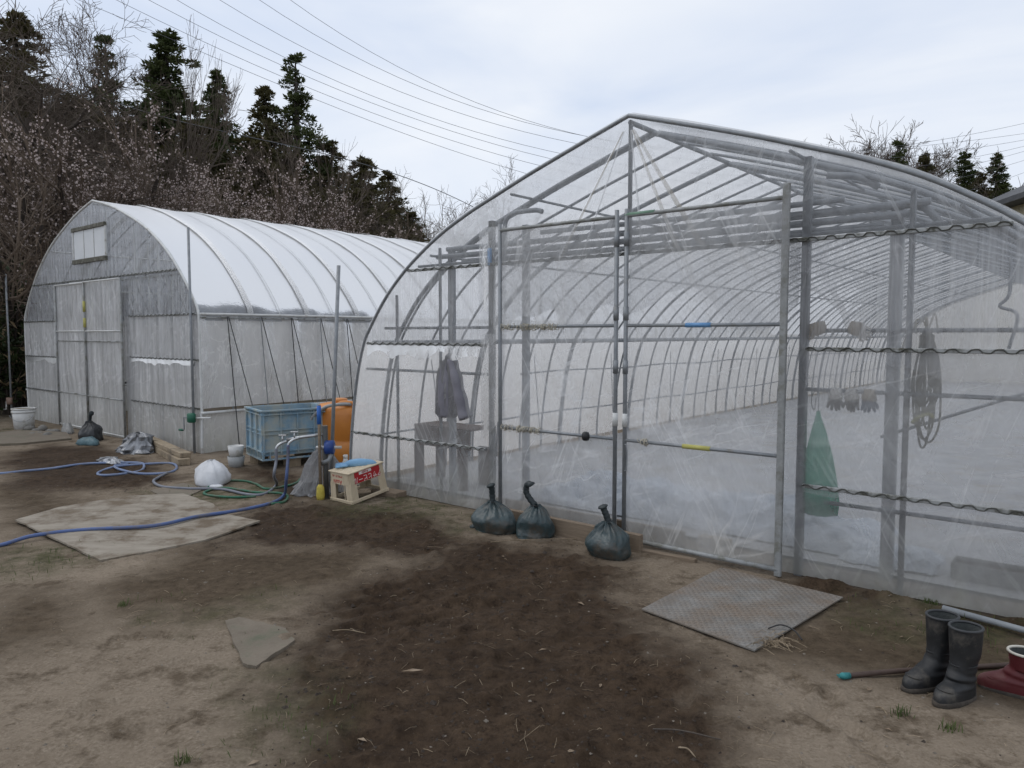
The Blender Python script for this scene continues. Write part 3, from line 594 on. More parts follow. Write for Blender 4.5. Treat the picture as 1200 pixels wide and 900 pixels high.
# ------------------------------------------------------------------ trees
M_BARK = pm('grey_bark', (.055, .045, .037), (.115, .095, .08), 9, .9, 0, .6)
M_BARKD = pm('dark_bark', (.028, .022, .018), (.06, .048, .04), 9, .9, 0, .6)
M_TWIG = pm('brown_twigs', (.105, .078, .058), (.20, .155, .118), 1.2, .9, 0, 0)
M_TWIG2 = pm('grey_twigs', (.085, .066, .052), (.15, .12, .096), 1.2, .9, 0, 0)
M_BLOSSOM = pm('plum_blossom', (.60, .50, .48), (.78, .70, .67), 4, .8, 0, 0, trans=.4)
M_CEDAR = pm('cedar_needles', (.030, .048, .016), (.10, .115, .040), 1.1, .8, 0, 0, trans=.25)
M_CEDARB = pm('bronzed_cedar_needles', (.040, .042, .016), (.115, .098, .042), .9, .85, 0, 0, trans=.25)
M_LEAF = pm('broad_leaves', (.020, .034, .012), (.055, .075, .028), 3, .5, 0, 0, trans=.25)
M_DRYLEAF = pm('withered_leaves', (.26, .19, .11), (.42, .33, .21), 5, .85, 0, 0, trans=.3)

def grow(rg, wood, twig, tips, p, d, length, rad, lev, prm):
    nseg = 5 if lev == 0 else (4 if lev < prm['levels'] - 1 else 3)
    pts = [p]; dirs = [d]
    for i in range(nseg):
        j = np.array([rg.gauss(0, 1), rg.gauss(0, 1), rg.gauss(0, 1)]) * prm['wiggle']
        d = d + j + np.array([0, 0, prm['up'] * (1 if lev > 0 else .3)]); d = d / np.linalg.norm(d)
        p = p + d * length / nseg; pts.append(p); dirs.append(d)
    last = lev >= prm['levels'] - 1
    tgt = wood if lev <= prm['wood_lev'] else twig
    r1 = rad * (.45 if lev < 2 else .4)
    tgt.tube(pts, list(np.linspace(rad, max(r1, prm['rmin'] * .7), len(pts))), 7 if lev == 0 else (5 if lev == 1 else 3), cap=False)
    if last or lev >= prm['levels'] - 2: tips.append((pts, dirs))
    if last: return
    nb = prm['n'][lev]
    for k in range(nb):
        t = prm['start'][min(lev, len(prm['start']) - 1)] + (1 - prm['start'][min(lev, len(prm['start']) - 1)]) * (k + rg.random()) / nb
        x = t * nseg; i = min(int(x), nseg - 1); q = pts[i] + (pts[i + 1] - pts[i]) * (x - i); dd = dirs[i + 1]
        ax = np.cross(dd, [rg.gauss(0, 1), rg.gauss(0, 1), rg.gauss(0, 1)]); ax /= max(np.linalg.norm(ax), 1e-6)
        an = math.radians(rg.uniform(*prm['ang'])); nd = dd * math.cos(an) + ax * math.sin(an)
        grow(rg, wood, twig, tips, q, nd, length * prm['ratio'] * rg.uniform(.7, 1.2) * (1.15 - .45 * t), max(rad * .5 * (1.1 - .5 * t), prm['rmin']), lev + 1, prm)
def bare_tree(seed, h, r, **kw):                        # unit meshes in metres; returns (wood, twig, tips)
    prm = dict(levels=5, n=(7, 6, 6, 5), start=(.25, .15, .1, .1), ang=(25, 60), ratio=.62, wiggle=.13, up=.05, wood_lev=1, rmin=.006); prm.update(kw)
    rg = random.Random(seed); wood, twig, tips = MB(), MB(), []
    grow(rg, wood, twig, tips, np.array([0., 0., -.1]), np.array([rg.gauss(0, .05), rg.gauss(0, .05), 1.]), h * .55, r, 0, prm)
    for v in kw.get('stems', []): pass
    return wood, twig, tips
def multi_stem(seed, h, r, stems, spread, **kw):
    prm = dict(levels=4, n=(9, 7, 6), start=(.12, .1, .1), ang=(20, 60), ratio=.5, wiggle=.11, up=.06, wood_lev=0, rmin=.005); prm.update(kw)
    rg = random.Random(seed); wood, twig, tips = MB(), MB(), []
    for i in range(stems):
        an = 2 * math.pi * (i + rg.random()) / stems; s = spread * rg.uniform(.3, 1)
        grow(rg, wood, twig, tips, np.array([.25 * math.cos(an), .25 * math.sin(an), -.1]), np.array([math.cos(an) * s, math.sin(an) * s, 1.]), h * rg.uniform(.6, .8), r * rg.uniform(.7, 1.1), 0, prm)
    return wood, twig, tips
def blossoms(tips, seed, dens, size):
    rg = np.random.RandomState(seed); mb = MB(); vs = []; fs = []
    for pts, dirs in tips:
        for i in range(1, len(pts)):
            for k in range(rg.poisson(dens)):
                p = pts[i - 1] + (pts[i] - pts[i - 1]) * rg.rand() + rg.normal(0, .025, 3); u = rg.normal(0, 1, 3); u /= np.linalg.norm(u)
                v = np.cross(u, rg.normal(0, 1, 3)); v /= max(np.linalg.norm(v), 1e-6); s = size * rg.uniform(.6, 1.4); n0 = len(vs)
                vs += [p + u * s, p + v * s, p - u * s, p - v * s]; fs.append((n0, n0 + 1, n0 + 2, n0 + 3))
                w = np.cross(u, v); n0 = len(vs); vs += [p + w * s, p + u * s * .9, p - w * s, p - u * s * .9]; fs.append((n0, n0 + 1, n0 + 2, n0 + 3))
    return mb.add(vs, fs)
def cedar(seed, h, w, gap=.0, top=.5):
    """Japanese cedar: straight stem, short limbs, crown of upturned needle tufts with gaps"""
    rg = np.random.RandomState(seed); wood = MB(); vs = []; fs = []
    wood.tube([(0, 0, -.1), (.03, 0, h * .3), (0, .04, h * .65), (0, 0, h * .985)], [h * .02, h * .016, h * .010, .012], 7)
    z = h * .05
    while z < h * .995:
        t = z / h; R = w * 1.15 * (1 - t) ** .82 * (.92 + .08 * math.sin(t * 17 + seed)) + .04
        if t < .2: R *= .6 + 2 * t
        for k in range(6 if t < .85 else 4):
            if rg.rand() < gap * (t > .3): continue
            an = rg.uniform(0, 2 * math.pi); ln = R * rg.uniform(.55, 1.05); dz = -.10 * ln + rg.normal(0, .1)
            e = np.array([math.cos(an) * ln, math.sin(an) * ln, z + dz]); s0 = np.array([0, 0, z]); mid = (s0 + e) / 2 + [0, 0, -.06 * ln]; e2 = e + [0, 0, .15 * ln]
            wood.tube([s0, mid, e, e2], [.03, .02, .012, .005], 3, cap=False)
            nc = max(1, int(ln / .30))
            for c_ in range(nc):
                f = .35 + .68 * (c_ + rg.rand()) / nc; cc = s0 * (1 - f) + e * f + rg.normal(0, .07, 3) + [0, 0, .12 * f * ln]
                cs = (.16 + .20 * (1 - t)) * rg.uniform(.7, 1.25) * min(1, .45 + ln); m = int(66 + 30 * (1 - t))
                dv = rg.normal(0, 1, (m, 3)); dv /= np.linalg.norm(dv, axis=1)[:, None]; pp = cc + dv * (cs * rg.uniform(.45, 1.0, (m, 1))) * [1, 1, .8]
                up = dv * .9 + [0, 0, .5] + rg.normal(0, .3, (m, 3)); up /= np.linalg.norm(up, axis=1)[:, None]; sd = np.cross(up, rg.normal(0, 1, (m, 3))); sd /= np.maximum(np.linalg.norm(sd, axis=1), 1e-6)[:, None]
                l_ = rg.uniform(.05, .10, (m, 1)); w_ = l_ * .34
                q4 = np.stack([pp - sd * w_ * .6, pp + sd * w_, pp + up * l_ * 1.5, pp + up * l_ * .7 - sd * w_], 1)
                n0 = len(vs); vs.extend(q4.reshape(-1, 3)); fs.extend([(n0 + 4 * i, n0 + 4 * i + 1, n0 + 4 * i + 2, n0 + 4 * i + 3) for i in range(m)])
        z += h * .0135 + .05
    return wood, MB().add(vs, fs)

def mesh_of(mb, name, mat, smooth=False):
    o = mb.build(name, mat, None, smooth); me_ = o.data; bpy.data.objects.remove(o); return me_
def place_tree(name, parts, P, scale, rz, label, cat='tree', group=None):
    t = empty(name, P, rz, label, cat, group); t.scale = scale if isinstance(scale, tuple) else (scale,) * 3
    made = {}
    for pn, me_, par in parts:
        o = bpy.data.objects.new(pn, me_); COL.objects.link(o); o.parent = made.get(par, t); made[pn] = o
    return t
def kit_bare(seed, h, r, tw=M_TWIG2, bk=M_BARK, **kw):
    w_, t_, tips = bare_tree(seed, h, r, **kw); zmax = max(v[2] for v in t_.V); return [('trunk', mesh_of(w_, 'trunk', bk, True), None), ('crown', mesh_of(t_, 'crown', tw), None)], zmax, tips
def kit_bloss(seed, h, r, stems, spread, dens, size, **kw):
    w_, t_, tips = multi_stem(seed, h, r, stems, spread, **kw); zmax = max(v[2] for v in t_.V)
    parts = [('trunk', mesh_of(w_, 'trunk', M_BARKD, True), None), ('crown', mesh_of(t_, 'crown', M_TWIG), None)]
    if dens: parts.append(('blossom', mesh_of(blossoms(tips, seed, dens, size), 'blossom', M_BLOSSOM), 'crown'))
    return parts, zmax
def kit_cedar(seed, h, w, mat=M_CEDAR, gap=0.):
    w_, c_ = cedar(seed, h, w, gap); return [('trunk', mesh_of(w_, 'trunk', M_BARKD, True), None), ('crown', mesh_of(c_, 'crown', mat), None)], h

KC = [kit_cedar(1, 12, 2.3), kit_cedar(2, 12, 2.0, gap=.3), kit_cedar(3, 11, 2.5, M_CEDARB), kit_cedar(4, 9, 2.6, M_CEDARB)]
CED = [  # pixel of the tip, line a it stands on, kit, width factor, label
    (205, 48, -24, 0, 1.05, 'tall dark cedar, broadest of the four behind the milky greenhouse'),
    (262, 92, -24.5, 0, .85, 'rounded dark cedar right of the broadest cedar in the left wood'),
    (318, 112, -25.5, 2, .8, 'short cedar between the rounded one and the thin pointed one'),
    (352, 70, -25, 1, .78, 'thin pointed cedar with sky showing through its open crown'),
    (135, 48, -25, 1, .7, 'sparse brownish cedar behind the blossom, left of the broadest cedar'),
    (32, 32, -23, 2, 1.1, 'brownish cedar at the far left behind the leafless tree'),
    (392, 172, -24, 2, .95, 'bronzed cedar low on the right of the thin pointed cedar'),
    (425, 188, -25, 3, .9, 'squat dark cedar behind the leafless trees above the milky roof'),
    (456, 206, -27, 2, .9, 'dark cedar with a blunt top, second from the right end of the wood'),
    (485, 250, -27, 3, .8, 'low dark cedar at the right end of the wood'),
    (238, 150, -21.5, 3, 1.1, 'low bronzed cedar in front of the rounded cedar'),
    (300, 165, -21.5, 3, 1.1, 'low bronzed cedar in front of the short cedar'),
    (90, 120, -22.5, 3, 1.2, 'low bronzed cedar behind the blossom at the left'),
    (160, 150, -22, 2, 1.1, 'low bronzed cedar behind the blossom above the gable vent'),
    (350, 185, -21.5, 3, 1.1, 'low bronzed cedar under the thin pointed cedar'),
    (0, 130, -21, 3, 1.2, 'low dark cedar at the left edge of the picture'),
    (420, 225, -22, 3, 1.0, 'low bronzed cedar behind the middle of the milky roof ridge')]
for i, (x, y, a, k, wf, lab) in enumerate(CED):
    P = on_a(x, a); parts, h0 = KC[k]; s = top_z(y, P) / h0; P[2] = 0
    place_tree('cedar_tree', parts, P, (s * wf * 1.75, s * wf * 1.75, s), i * 1.3, lab, 'tree', 'cedars in the wood behind the greenhouses')
KB = [kit_bloss(11, 6, .09, 7, .55, .6, .018), kit_bloss(12, 6, .08, 8, .6, 1.0, .018), kit_bloss(13, 6, .07, 6, .5, .25, .024), kit_bloss(14, 6, .08, 9, .7, .0, .02)]
BLO = [(40, 130, -16.5, 2, 'thicket of brown twigs with a few buds at the left edge'), (105, 120, -17.5, 0, 'plum tree with scattered pale blossom left of the gable peak'), (165, 150, -17, 1, 'plum tree in pale blossom just behind the gable peak'),
       (225, 165, -17, 1, 'plum tree in pale pink blossom over the milky roof, under the broad cedar'), (280, 180, -17.2, 0, 'plum tree in blossom under the rounded cedar'), (335, 190, -17.4, 1, 'plum tree in blossom under the thin pointed cedar'),
       (5, 180, -16, 3, 'dense leafless shrub beside the left wall of the milky greenhouse'), (70, 185, -16.2, 2, 'twiggy plum with few blossoms left of the vent window'), (130, 185, -16, 0, 'plum tree with blossom rising behind the milky gable'), (395, 215, -18, 2, 'twiggy plum with few blossoms over the middle of the milky roof'),
       (-60, 120, -16.5, 2, 'brown twig thicket cut by the left edge of the picture'), (15, 300, -14.9, 3, 'low leafless shrub against the left wall of the milky greenhouse')]
for i, (x, y, a, k, lab) in enumerate(BLO):
    P = on_a(x, a); parts, h0 = KB[k]; s = top_z(y, P) / h0 * 1.03; P[2] = 0
    place_tree('plum_tree' if k in (0, 1, 2) else 'bare_shrub', parts, P, (s * .95, s * .95, s), i * 2.1, lab, 'tree' if k < 3 else 'shrub', 'plum trees and shrubs along the milky greenhouse')
KT4 = kit_bare(24, 10, .13, levels=6, n=(9, 7, 5, 5, 4), start=(.25, .12, .1, .1), ang=(22, 52), wiggle=.12, ratio=.64, rmin=.0062, wood_lev=1)
KT5 = kit_bare(25, 10, .14, n=(9, 7, 7, 5), start=(.15, .12, .1, .1), ang=(22, 58), wiggle=.19, rmin=.0075)
KT = [kit_bare(21, 10, .11, levels=6, n=(8, 6, 5, 5, 4), start=(.2, .12, .1, .1), ang=(25, 62), wiggle=.15, ratio=.66, rmin=.0045, wood_lev=2), kit_bare(22, 9, .12, start=(.15, .12, .1, .1), ang=(15, 45), up=.09), kit_bare(23, 9, .14, M_TWIG2, M_BARKD, wiggle=.2)]
BAR = [(10, -60, -18.5, 0, 1.0, 'big leafless tree with dark limbs spreading at the top left'), (-60, -40, -18, 0, 1.1, 'leafless tree cut by the top left corner'), (55, 10, -19.5, 0, 1.0, 'leafless tree with fine twigs right of the big one at the top left'), (95, 90, -18.5, 0, .9, 'lower leafless tree with a slanting limb before the sparse brownish cedar'), (165, 22, -19, 1, .45, 'single tall bare leader of a young tree left of the broad cedar'),
       (372, 150, -19, 1, .8, 'pale stemmed leafless tree below the thin pointed cedar'), (415, 165, -19.5, 1, .9, 'leafless tree right of the pale stemmed one over the milky roof'), (340, 170, -19.3, 1, .7, 'slender leafless tree among the blossom under the thin cedar'),
       (455, 220, -20, 0, 1., 'twisted leafless tree before the last cedars of the wood'), (515, 210, -31, 2, .9, 'leafless tree standing clear against the sky, left of the near roof'), (552, 195, -33, 2, .9, 'taller leafless tree against the sky beside the near roof slope'), (585, 235, -35, 2, .8, 'small leafless tree just left of the near roof slope'),
       (535, 240, -29, 2, 1., 'low dark leafless tree at the right end of the wood')]
for i, (x, y, a, k, wf, lab) in enumerate(BAR):
    P = on_a(x, a); parts, h0, _ = KT[k] if a > -28 else KT5; s = top_z(y, P) / h0 * 1.02; P[2] = 0
    place_tree('leafless_tree', parts, P, (s * wf, s * wf, s), i * 1.7 + .4, lab, 'tree', 'leafless trees behind the greenhouses')
def at_depth(x, d): r = ray(x, HORIZON); P = r * (d / r[1]); P[2] = 0; return P
for i, (x, y, d, k, wf, lab) in enumerate(((1008, 154, 44, 0, 1.05, 'wide leafless tree above the near roof at the right'), (1062, 158, 46, 0, 1.0, 'leafless tree right of the wide one above the near roof'))):
    P = at_depth(x, d); parts, h0, _ = KT4; s = top_z(y, P) / h0
    place_tree('leafless_tree', parts, P, (s * wf, s * wf, s), i * 2 + 1, lab, 'tree', 'trees beyond the near roof')
for i, (x, y, d, k, wf, lab) in enumerate(((1045, 168, 38, 1, .55, 'dark cedar inside the leafless trees above the near roof'), (1078, 186, 38, 2, .55, 'small dark cedar right of the leafless trees'), (1123, 184, 40, 0, .75, 'dark cedar left of the house roof'), (1160, 186, 41, 0, .75, 'dark cedar touching the house roof at the right'), (1140, 208, 39, 2, .6, 'short cedar between the two dark cedars by the house'))):
    P = at_depth(x, d); parts, h0 = KC[k]; s = top_z(y, P) / h0
    place_tree('cedar_tree', parts, P, (s * wf * 2.1, s * wf * 2.1, s), i * 1.1, lab, 'tree', 'cedars by the house')
# broad-leaved shrub with withered leaves at the left edge
def leaf_shrub(seed, h, w):
    rg = np.random.RandomState(seed); st = MB(); lv = MB(); dl = MB()
    for i in range(16):
        an = rg.uniform(0, 6.28); top = np.array([math.cos(an) * w * rg.uniform(.2, 1), math.sin(an) * w * rg.uniform(.2, 1), h * rg.uniform(.5, 1)])
        pts = catmull([np.array([0, 0, -.05]) + rg.normal(0, .08, 3) * [1, 1, 0], top * .5 + [0, 0, h * .12], top], 4); st.tube(pts, list(np.linspace(.02, .007, len(pts))), 5)
        for k in range(38):
            f = rg.uniform(.25, 1.02); p = pts[min(len(pts) - 1, int(f * (len(pts) - 1)))] + rg.normal(0, .14, 3); dry = rg.rand() < .22
            d = rg.normal(0, 1, 3) * [1, 1, .4] + [0, 0, -.9 if dry else -.15]; d /= np.linalg.norm(d); s_ = np.cross(d, rg.normal(0, 1, 3)); s_ /= np.linalg.norm(s_); l_ = rg.uniform(.14, .30); w_ = l_ * (.16 if dry else .24); n_ = np.cross(d, s_)
            (dl if dry else lv).add([p, p + d * l_ * .4 + s_ * w_, p + d * l_ * .5 - n_ * .02, p + d * l_ * .4 - s_ * w_, p + d * l_ + n_ * .04], [(0, 1, 2), (0, 2, 3), (1, 4, 2), (2, 4, 3)])
    return st, lv, dl
for i, (x, a, h, lab) in enumerate(((4, -14.2, 2.6, 'leafy green shrub with withered hanging leaves behind the white bucket'), (-22, -14.0, 2.2, 'leafy shrub cut by the left edge of the picture'), (14, -14.6, 3.3, 'taller leafy shrub against the left wall of the milky greenhouse'))):
    st, lv, dl = leaf_shrub(40 + i, h, .75); P = on_a(x, a); P[2] = 0; t = empty('leafy_shrub', P, 0, lab, 'shrub', 'leafy shrubs at the left edge')
    st.build('stem', M_BARK, t, True); lv.build('foliage', M_LEAF, t); dl.build('withered_leaves', M_DRYLEAF, t)
# young undergrowth that closes the wood below the crowns
mbu = MB(); rgu = np.random.RandomState(77)
for i in range(900):
    a = rgu.uniform(-24, -18.5); b = rgu.uniform(-2, 36); P = W(a, b); n_ = rgu.randint(8, 16); hh = rgu.uniform(.8, 3.0)
    for k in range(n_):
        p = P + rgu.normal(0, .3, 3) * [1, 1, 0] + [0, 0, rgu.uniform(.05, hh)]; d = rgu.normal(0, 1, 3); d /= np.linalg.norm(d); s_ = np.cross(d, rgu.normal(0, 1, 3)); s_ /= np.linalg.norm(s_); l_ = rgu.uniform(.18, .42)
        mbu.add([p, p + d * l_ * .5 + s_ * l_ * .25, p + d * l_, p + d * l_ * .5 - s_ * l_ * .25], [(0, 1, 2, 3)])
tag(mbu.build('undergrowth', M_CEDARB), 'dense dark undergrowth below the trees of the wood', 'undergrowth', kind='stuff')

# ------------------------------------------------------------------ house beyond the near greenhouse
HO = empty('house', (0, 0, 0), 0, 'cream house with a dark low roof beyond the near greenhouse at the right edge', 'house')
M_STUCCO = pm('cream_stucco', (.50, .46, .33), (.58, .54, .40), 4, .9, 0, .2)
M_ROOFT = pm('dark_roof', (.05, .052, .058), (.085, .088, .095), 5, .6, 0, .3)
hc = at_depth(1308, 32.0); HO.location = (hc[0], hc[1], 0); HO.rotation_euler.z = math.radians(-8)
MB().box((0, 0, 3.55), (8.6, 7, 7.1)).build('wall', M_STUCCO, HO)
rf = MB(); rf.add([(-5.1, -4.1, 7.0), (5.1, -4.1, 7.0), (5.1, 4.1, 7.0), (-5.1, 4.1, 7.0), (-3.4, 0, 8.15), (3.4, 0, 8.15), (-5.1, -4.1, 7.22), (5.1, -4.1, 7.22), (5.1, 4.1, 7.22), (-5.1, 4.1, 7.22)],
   [(3, 2, 1, 0), (0, 1, 7, 6), (1, 2, 8, 7), (2, 3, 9, 8), (3, 0, 6, 9), (6, 7, 5, 4), (7, 8, 5), (8, 9, 4, 5), (9, 6, 4)])
rf.build('roof', M_ROOFT, HO)
M_GLASS = pm('dark_glass', (.10, .12, .16), (.16, .19, .24), 2, .12, 0, 0, spec=.6)
for cx in (-2.9, -.2, 2.5):
    w_ = MB().box((cx, -3.53, 5.75), (1.7, .08, 1.15)).build('window', M_STEEL_W, HO)
    for q in (-.42, .42): MB().box((cx + q, -3.585, 5.75), (.78, .04, 1.0)).build('pane', M_GLASS, w_)
for cy_ in (-1.6, 1.4):
    w_ = MB().box((-4.33, cy_, 5.75), (.08, 1.6, 1.1)).build('window', M_STEEL_W, HO)
    for q in (-.4, .4): MB().box((-4.385, cy_ + q, 5.75), (.04, .74, .95)).build('pane', M_GLASS, w_)

# ------------------------------------------------------------------ overhead wires
M_CABLE = pm('cable', (.10, .105, .115), (.14, .145, .155), 3, .6, 0, 0)
PL, PR = at_depth(-150, 22.), at_depth(1450, 46.)
def wire(pix, r, lab, pl=PL, pr=PR, grp='overhead power lines'):
    xs = np.array([p[0] for p in pix], float); ys = np.array([p[1] for p in pix], float); cf = np.polyfit(xs, ys, min(3, len(xs) - 1)); pts = []
    for t in np.linspace(0, 1, 70):
        P = pl + (pr - pl) * t; x = 600 + F_PX * P[0] / P[1]; y = np.polyval(cf, x); pts.append((P[0], P[1], EYE + (HORIZON - y) / F_PX * P[1]))
    tag(MB().tube(pts, r, 5).build('power_line', M_CABLE, None, True), lab, 'power line', grp)
RW = [(1133, 189, 1200, 184), (1097, 181, 1200, 168), (1136, 200, 1200, 194), (1096, 173, 1200, 160), (1080, 166, 1200, 150), (1175, 208, 1200, 205), (1110, 187, 1200, 177)]
LW = [(100, 10, 300, 92, 600, 203), (120, 0, 300, 77, 600, 194), (157, 0, 300, 62, 600, 184), (190, 0, 300, 49, 600, 176), (242, 0, 300, 27, 600, 158), (285, -6, 300, 4, 600, 145), (325, 0, 450, 68, 670, 168)]
ORD = ['lowest of the seven wires crossing the sky', 'second lowest of the seven wires crossing the sky', 'third lowest of the seven wires crossing the sky', 'middle one of the seven wires crossing the sky', 'third highest of the seven wires crossing the sky', 'second highest of the seven wires crossing the sky', 'highest of the seven wires crossing the sky']
for i, (l, r) in enumerate(zip(LW, [RW[5], RW[2], RW[0], RW[6], RW[1], RW[3], RW[4]])):
    wire([(l[0], l[1]), (l[2], l[3]), (l[4], l[5]), (r[0], r[1]), (r[2], r[3])], .0075, 'thin ' + ORD[i])
wire([(20, 70), (75, 96), (230, 152), (490, 215), (560, 248)], .014, 'single thick black cable sagging low through the tree tops', at_depth(-150, 20), at_depth(640, 30), None)

# ------------------------------------------------------------------ inside the near greenhouse
M_SHEET = pm('white_ground_sheet', (.31, .315, .325), (.42, .425, .43), 3, .6, 0, .4, 9, dirt=(.33, .31, .28), dscale=2)
M_SHEET2 = pm('crumpled_white_sheet', (.40, .44, .49), (.58, .61, .65), 4, .4, 0, .5, 10)
u = np.linspace(-3.3, 3.3, 90); v = np.concatenate([np.linspace(.35, 4, 50), np.linspace(4.2, 23.3, 40)]); AA, BB = np.meshgrid(u, v)
edge = np.clip((BB - .5 - .35 * vn(AA * 2, AA * 0, 7)) / .2, 0, 1)
ZZ = .02 + .03 * fbm(AA * 1.5, BB * 1.5, 301, 4) * edge + .05 * np.maximum(fbm(AA * .9, BB * .9, 302, 3) - .55, 0)
Pw = np.stack([ORG[0] + FR[0] * AA + DP[0] * BB, ORG[1] + FR[1] * AA + DP[1] * BB, ZZ - .012], -1)
tag(MB().grid(Pw).build('ground_sheet', M_SHEET, None, True), 'white plastic sheet covering the floor inside the near greenhouse', 'sheet')
def heap(name, a0, a1, b0, b1, h, seed, mat, label, cat, fine=1.):
    u = np.linspace(0, 1, 120); v = np.linspace(0, 1, 60); U, V_ = np.meshgrid(u, v)
    A = a0 + (a1 - a0) * U + .06 * (fbm(U * 6, V_ * 6, seed, 3) - .5); B = b0 + (b1 - b0) * V_ + .1 * (fbm(U * 5, V_ * 3, seed + 1, 3) - .5)
    env = np.clip(np.minimum(np.minimum(U, 1 - U) * 7, np.minimum(V_, 1 - V_) * 4), 0, 1) ** .7
    rg1 = 1 - np.abs(2 * fbm(A * 1.6 * fine, B * 3.0 * fine, seed + 2, 4) - 1); rg2 = 1 - np.abs(2 * fbm(A * 5 * fine + 3, B * 7 * fine, seed + 3, 3) - 1)
    Z = .02 + h * env * (.35 + .75 * (rg1 - .5) + .32 * (rg2 - .6))
    Z = np.maximum(Z, .015 + .01 * rg2)
    P = np.stack([ORG[0] + FR[0] * A + DP[0] * B, ORG[1] + FR[1] * A + DP[1] * B, Z], -1)
    return tag(MB().grid(P).build(name, mat, None, True), label, cat)
heap('crumpled_sheet', -1.5, 1.6, .55, 1.5, .30, 310, M_SHEET2, 'heap of crumpled white plastic sheet on the floor just behind the doors', 'sheet')
heap('crumpled_sheet', 1.45, 2.05, .45, .95, .14, 320, M_SHEET2, 'small crumpled white sheet on the floor behind the right front panel', 'sheet')
P = W(.62, .28); tag(MB().bbox((0, 0, .035), (.24, .09, .06), .004).build('wood_block', M_WOOD2, None, False, P, ANG), 'short block of timber lying behind the right door leaf', 'block')
P = W(-.5, .12); tag(MB().bbox((0, 0, .05), (1.9, .04, .12), .004).build('threshold_board', M_WOOD, None, False, P, ANG), 'long board standing on edge inside the doors', 'board')
t = empty('bench', W(-2.52, .5), ANG, 'small brown wooden bench behind the left front panel', 'bench')
M_BENCH = pm('bench_wood', (.07, .045, .035), (.12, .08, .065), 5, .8, 0, .4, 40, (1, 14, 14))
MB().bbox((0, 0, .52), (.80, .03, .20), .004).build('apron', M_BENCH, t); MB().bbox((0, .17, .625), (.82, .36, .022), .004).build('seat', M_BENCH, t)
for x in (-.34, .30): 
    for y in (.0, .32): MB().bbox((x, y, .21), (.13, .03, .42), .004).build('leg', M_BENCH, t)
M_BLOCK = pm('grey_concrete', (.20, .20, .195), (.32, .32, .31), 14, .9, 0, .5)
for i, (a, b, l, lab) in enumerate(((2.36, .62, .44, 'grey planter box on the floor behind the black boots'), (2.98, .60, .5, 'grey planter box on the floor inside at the right edge'))):
    t = empty('planter_box', W(a, b), ANG, lab, 'planter', 'planter boxes inside the near front')
    mb = MB()
    for sx, sy, wx, wy in ((0, -.08, l, .012), (0, .08, l, .012), (-l / 2, 0, .012, .148), (l / 2, 0, .012, .148)): mb.bbox((sx, sy, .06), (wx, wy, .10), .003)
    mb.build('wall', M_BLOCK, t); MB().box((0, 0, .085), (l - .02, .15, .02)).build('soil', M_BARKD, t); MB().tube([(-l / 2, -.09, .112), (l / 2, -.09, .112), (l / 2, .09, .112), (-l / 2, .09, .112)], .008, 5, closed=True).build('rim', M_BLOCK, t)

# jacket hung over the cross pipe
M_JACKET = pm('grey_jacket', (.17, .165, .19), (.25, .245, .275), 6, .85, 0, .3, 60)
t = empty('jacket', W(-1.93, .045, .80), ANG, 'grey work jacket hung over a pipe behind the left front panel', 'jacket')
def jf(s): return lambda q, k: .010 * math.sin(q * 7 + k * 5 + s) + .007 * math.sin(q * 13 - k * 9 + s)
MB().loft([(-.06, 0, .01, .10, .045), (-.06, 0, .04, .125, .05), (-.06, 0, .2, .125, .055), (-.06, 0, .36, .115, .055), (-.05, 0, .46, .10, .05), (-.03, 0, .53, .075, .045), (-.01, 0, .575, .04, .03)], 36, jf(0)).build('body', M_JACKET, t, True)
sl = catmull([(.02, -.01, .56), (.08, -.03, .46), (.13, -.035, .30), (.175, -.03, .14), (.21, -.02, .02)], 6)
MB().tube([p + np.array([.003 * math.sin(i * .8), 0, 0]) for i, p in enumerate(sl)], [.048 + .004 * math.sin(i * .9) + .016 * (i / len(sl)) for i in range(len(sl))], 14).build('sleeve', M_JACKET, t, True)
MB().loft([(-.01, 0, .56, .05, .04), (-.01, 0, .59, .045, .035), (-.005, .0, .615, .02, .02)], 18, jf(2)).build('collar', M_JACKET, t, True)

# gloves drying on the cross pipes
M_GLOVE = pm('white_cotton', (.80, .78, .74), (.88, .86, .82), 30, .95, 0, .3); M_GLOVEG = pm('grey_grip', (.30, .295, .29), (.42, .41, .40), 20, .9, 0, .3)
M_GLOVEB = pm('bluegrey_cotton', (.26, .30, .37), (.34, .38, .45), 25, .9, 0, .3); M_GLOVET = pm('beige_cotton', (.42, .36, .28), (.54, .48, .39), 25, .95, 0, .3)
def glove(a, z, tilt, mats, lab, b=.045, flip=1, short=False):
    t = empty('work_glove', W(a, b, z), ANG, lab, 'glove', 'work gloves drying on the pipes'); t.rotation_euler = (0, tilt, ANG); t.scale = (.9, .9, .72)
    MB().loft([(0, 0, -.085, .045, .014), (0, 0, -.06, .05, .02), (0, 0, -.02, .046, .024), (0, 0, .012, .044, .026), (0, 0, .026, .036, .018)], 20, lambda q, k: .004 * math.sin(q * 5 + k * 7)).build('cuff', mats[0], t, True)
    mb = MB(); mb.loft([(0, 0, -.125, .040, .012), (0, 0, -.10, .046, .016), (0, 0, -.075, .046, .0165)], 18)
    for k, (x, l) in enumerate(((-.033, .045), (-.011, .062), (.011, .060), (.033, .048))):
        e = rng.uniform(-.012, .012); mb.tube(catmull([(x, 0, -.115), (x * 1.1 + e * .4, -.006, -.125 - l * .4), (x * 1.15 + e, .002, -.12 - l)], 4), [.0115, .0115, .011, .011, .0105, .010, .0095, .008, .005], 8)
    mb.tube(catmull([(.04 * flip, 0, -.09), (.058 * flip, -.01, -.11), (.062 * flip, -.008, -.14)], 4), [.011, .012, .012, .011, .011, .010, .009, .008, .005], 8)
    mb.build('fingers', mats[1], t, True); return t
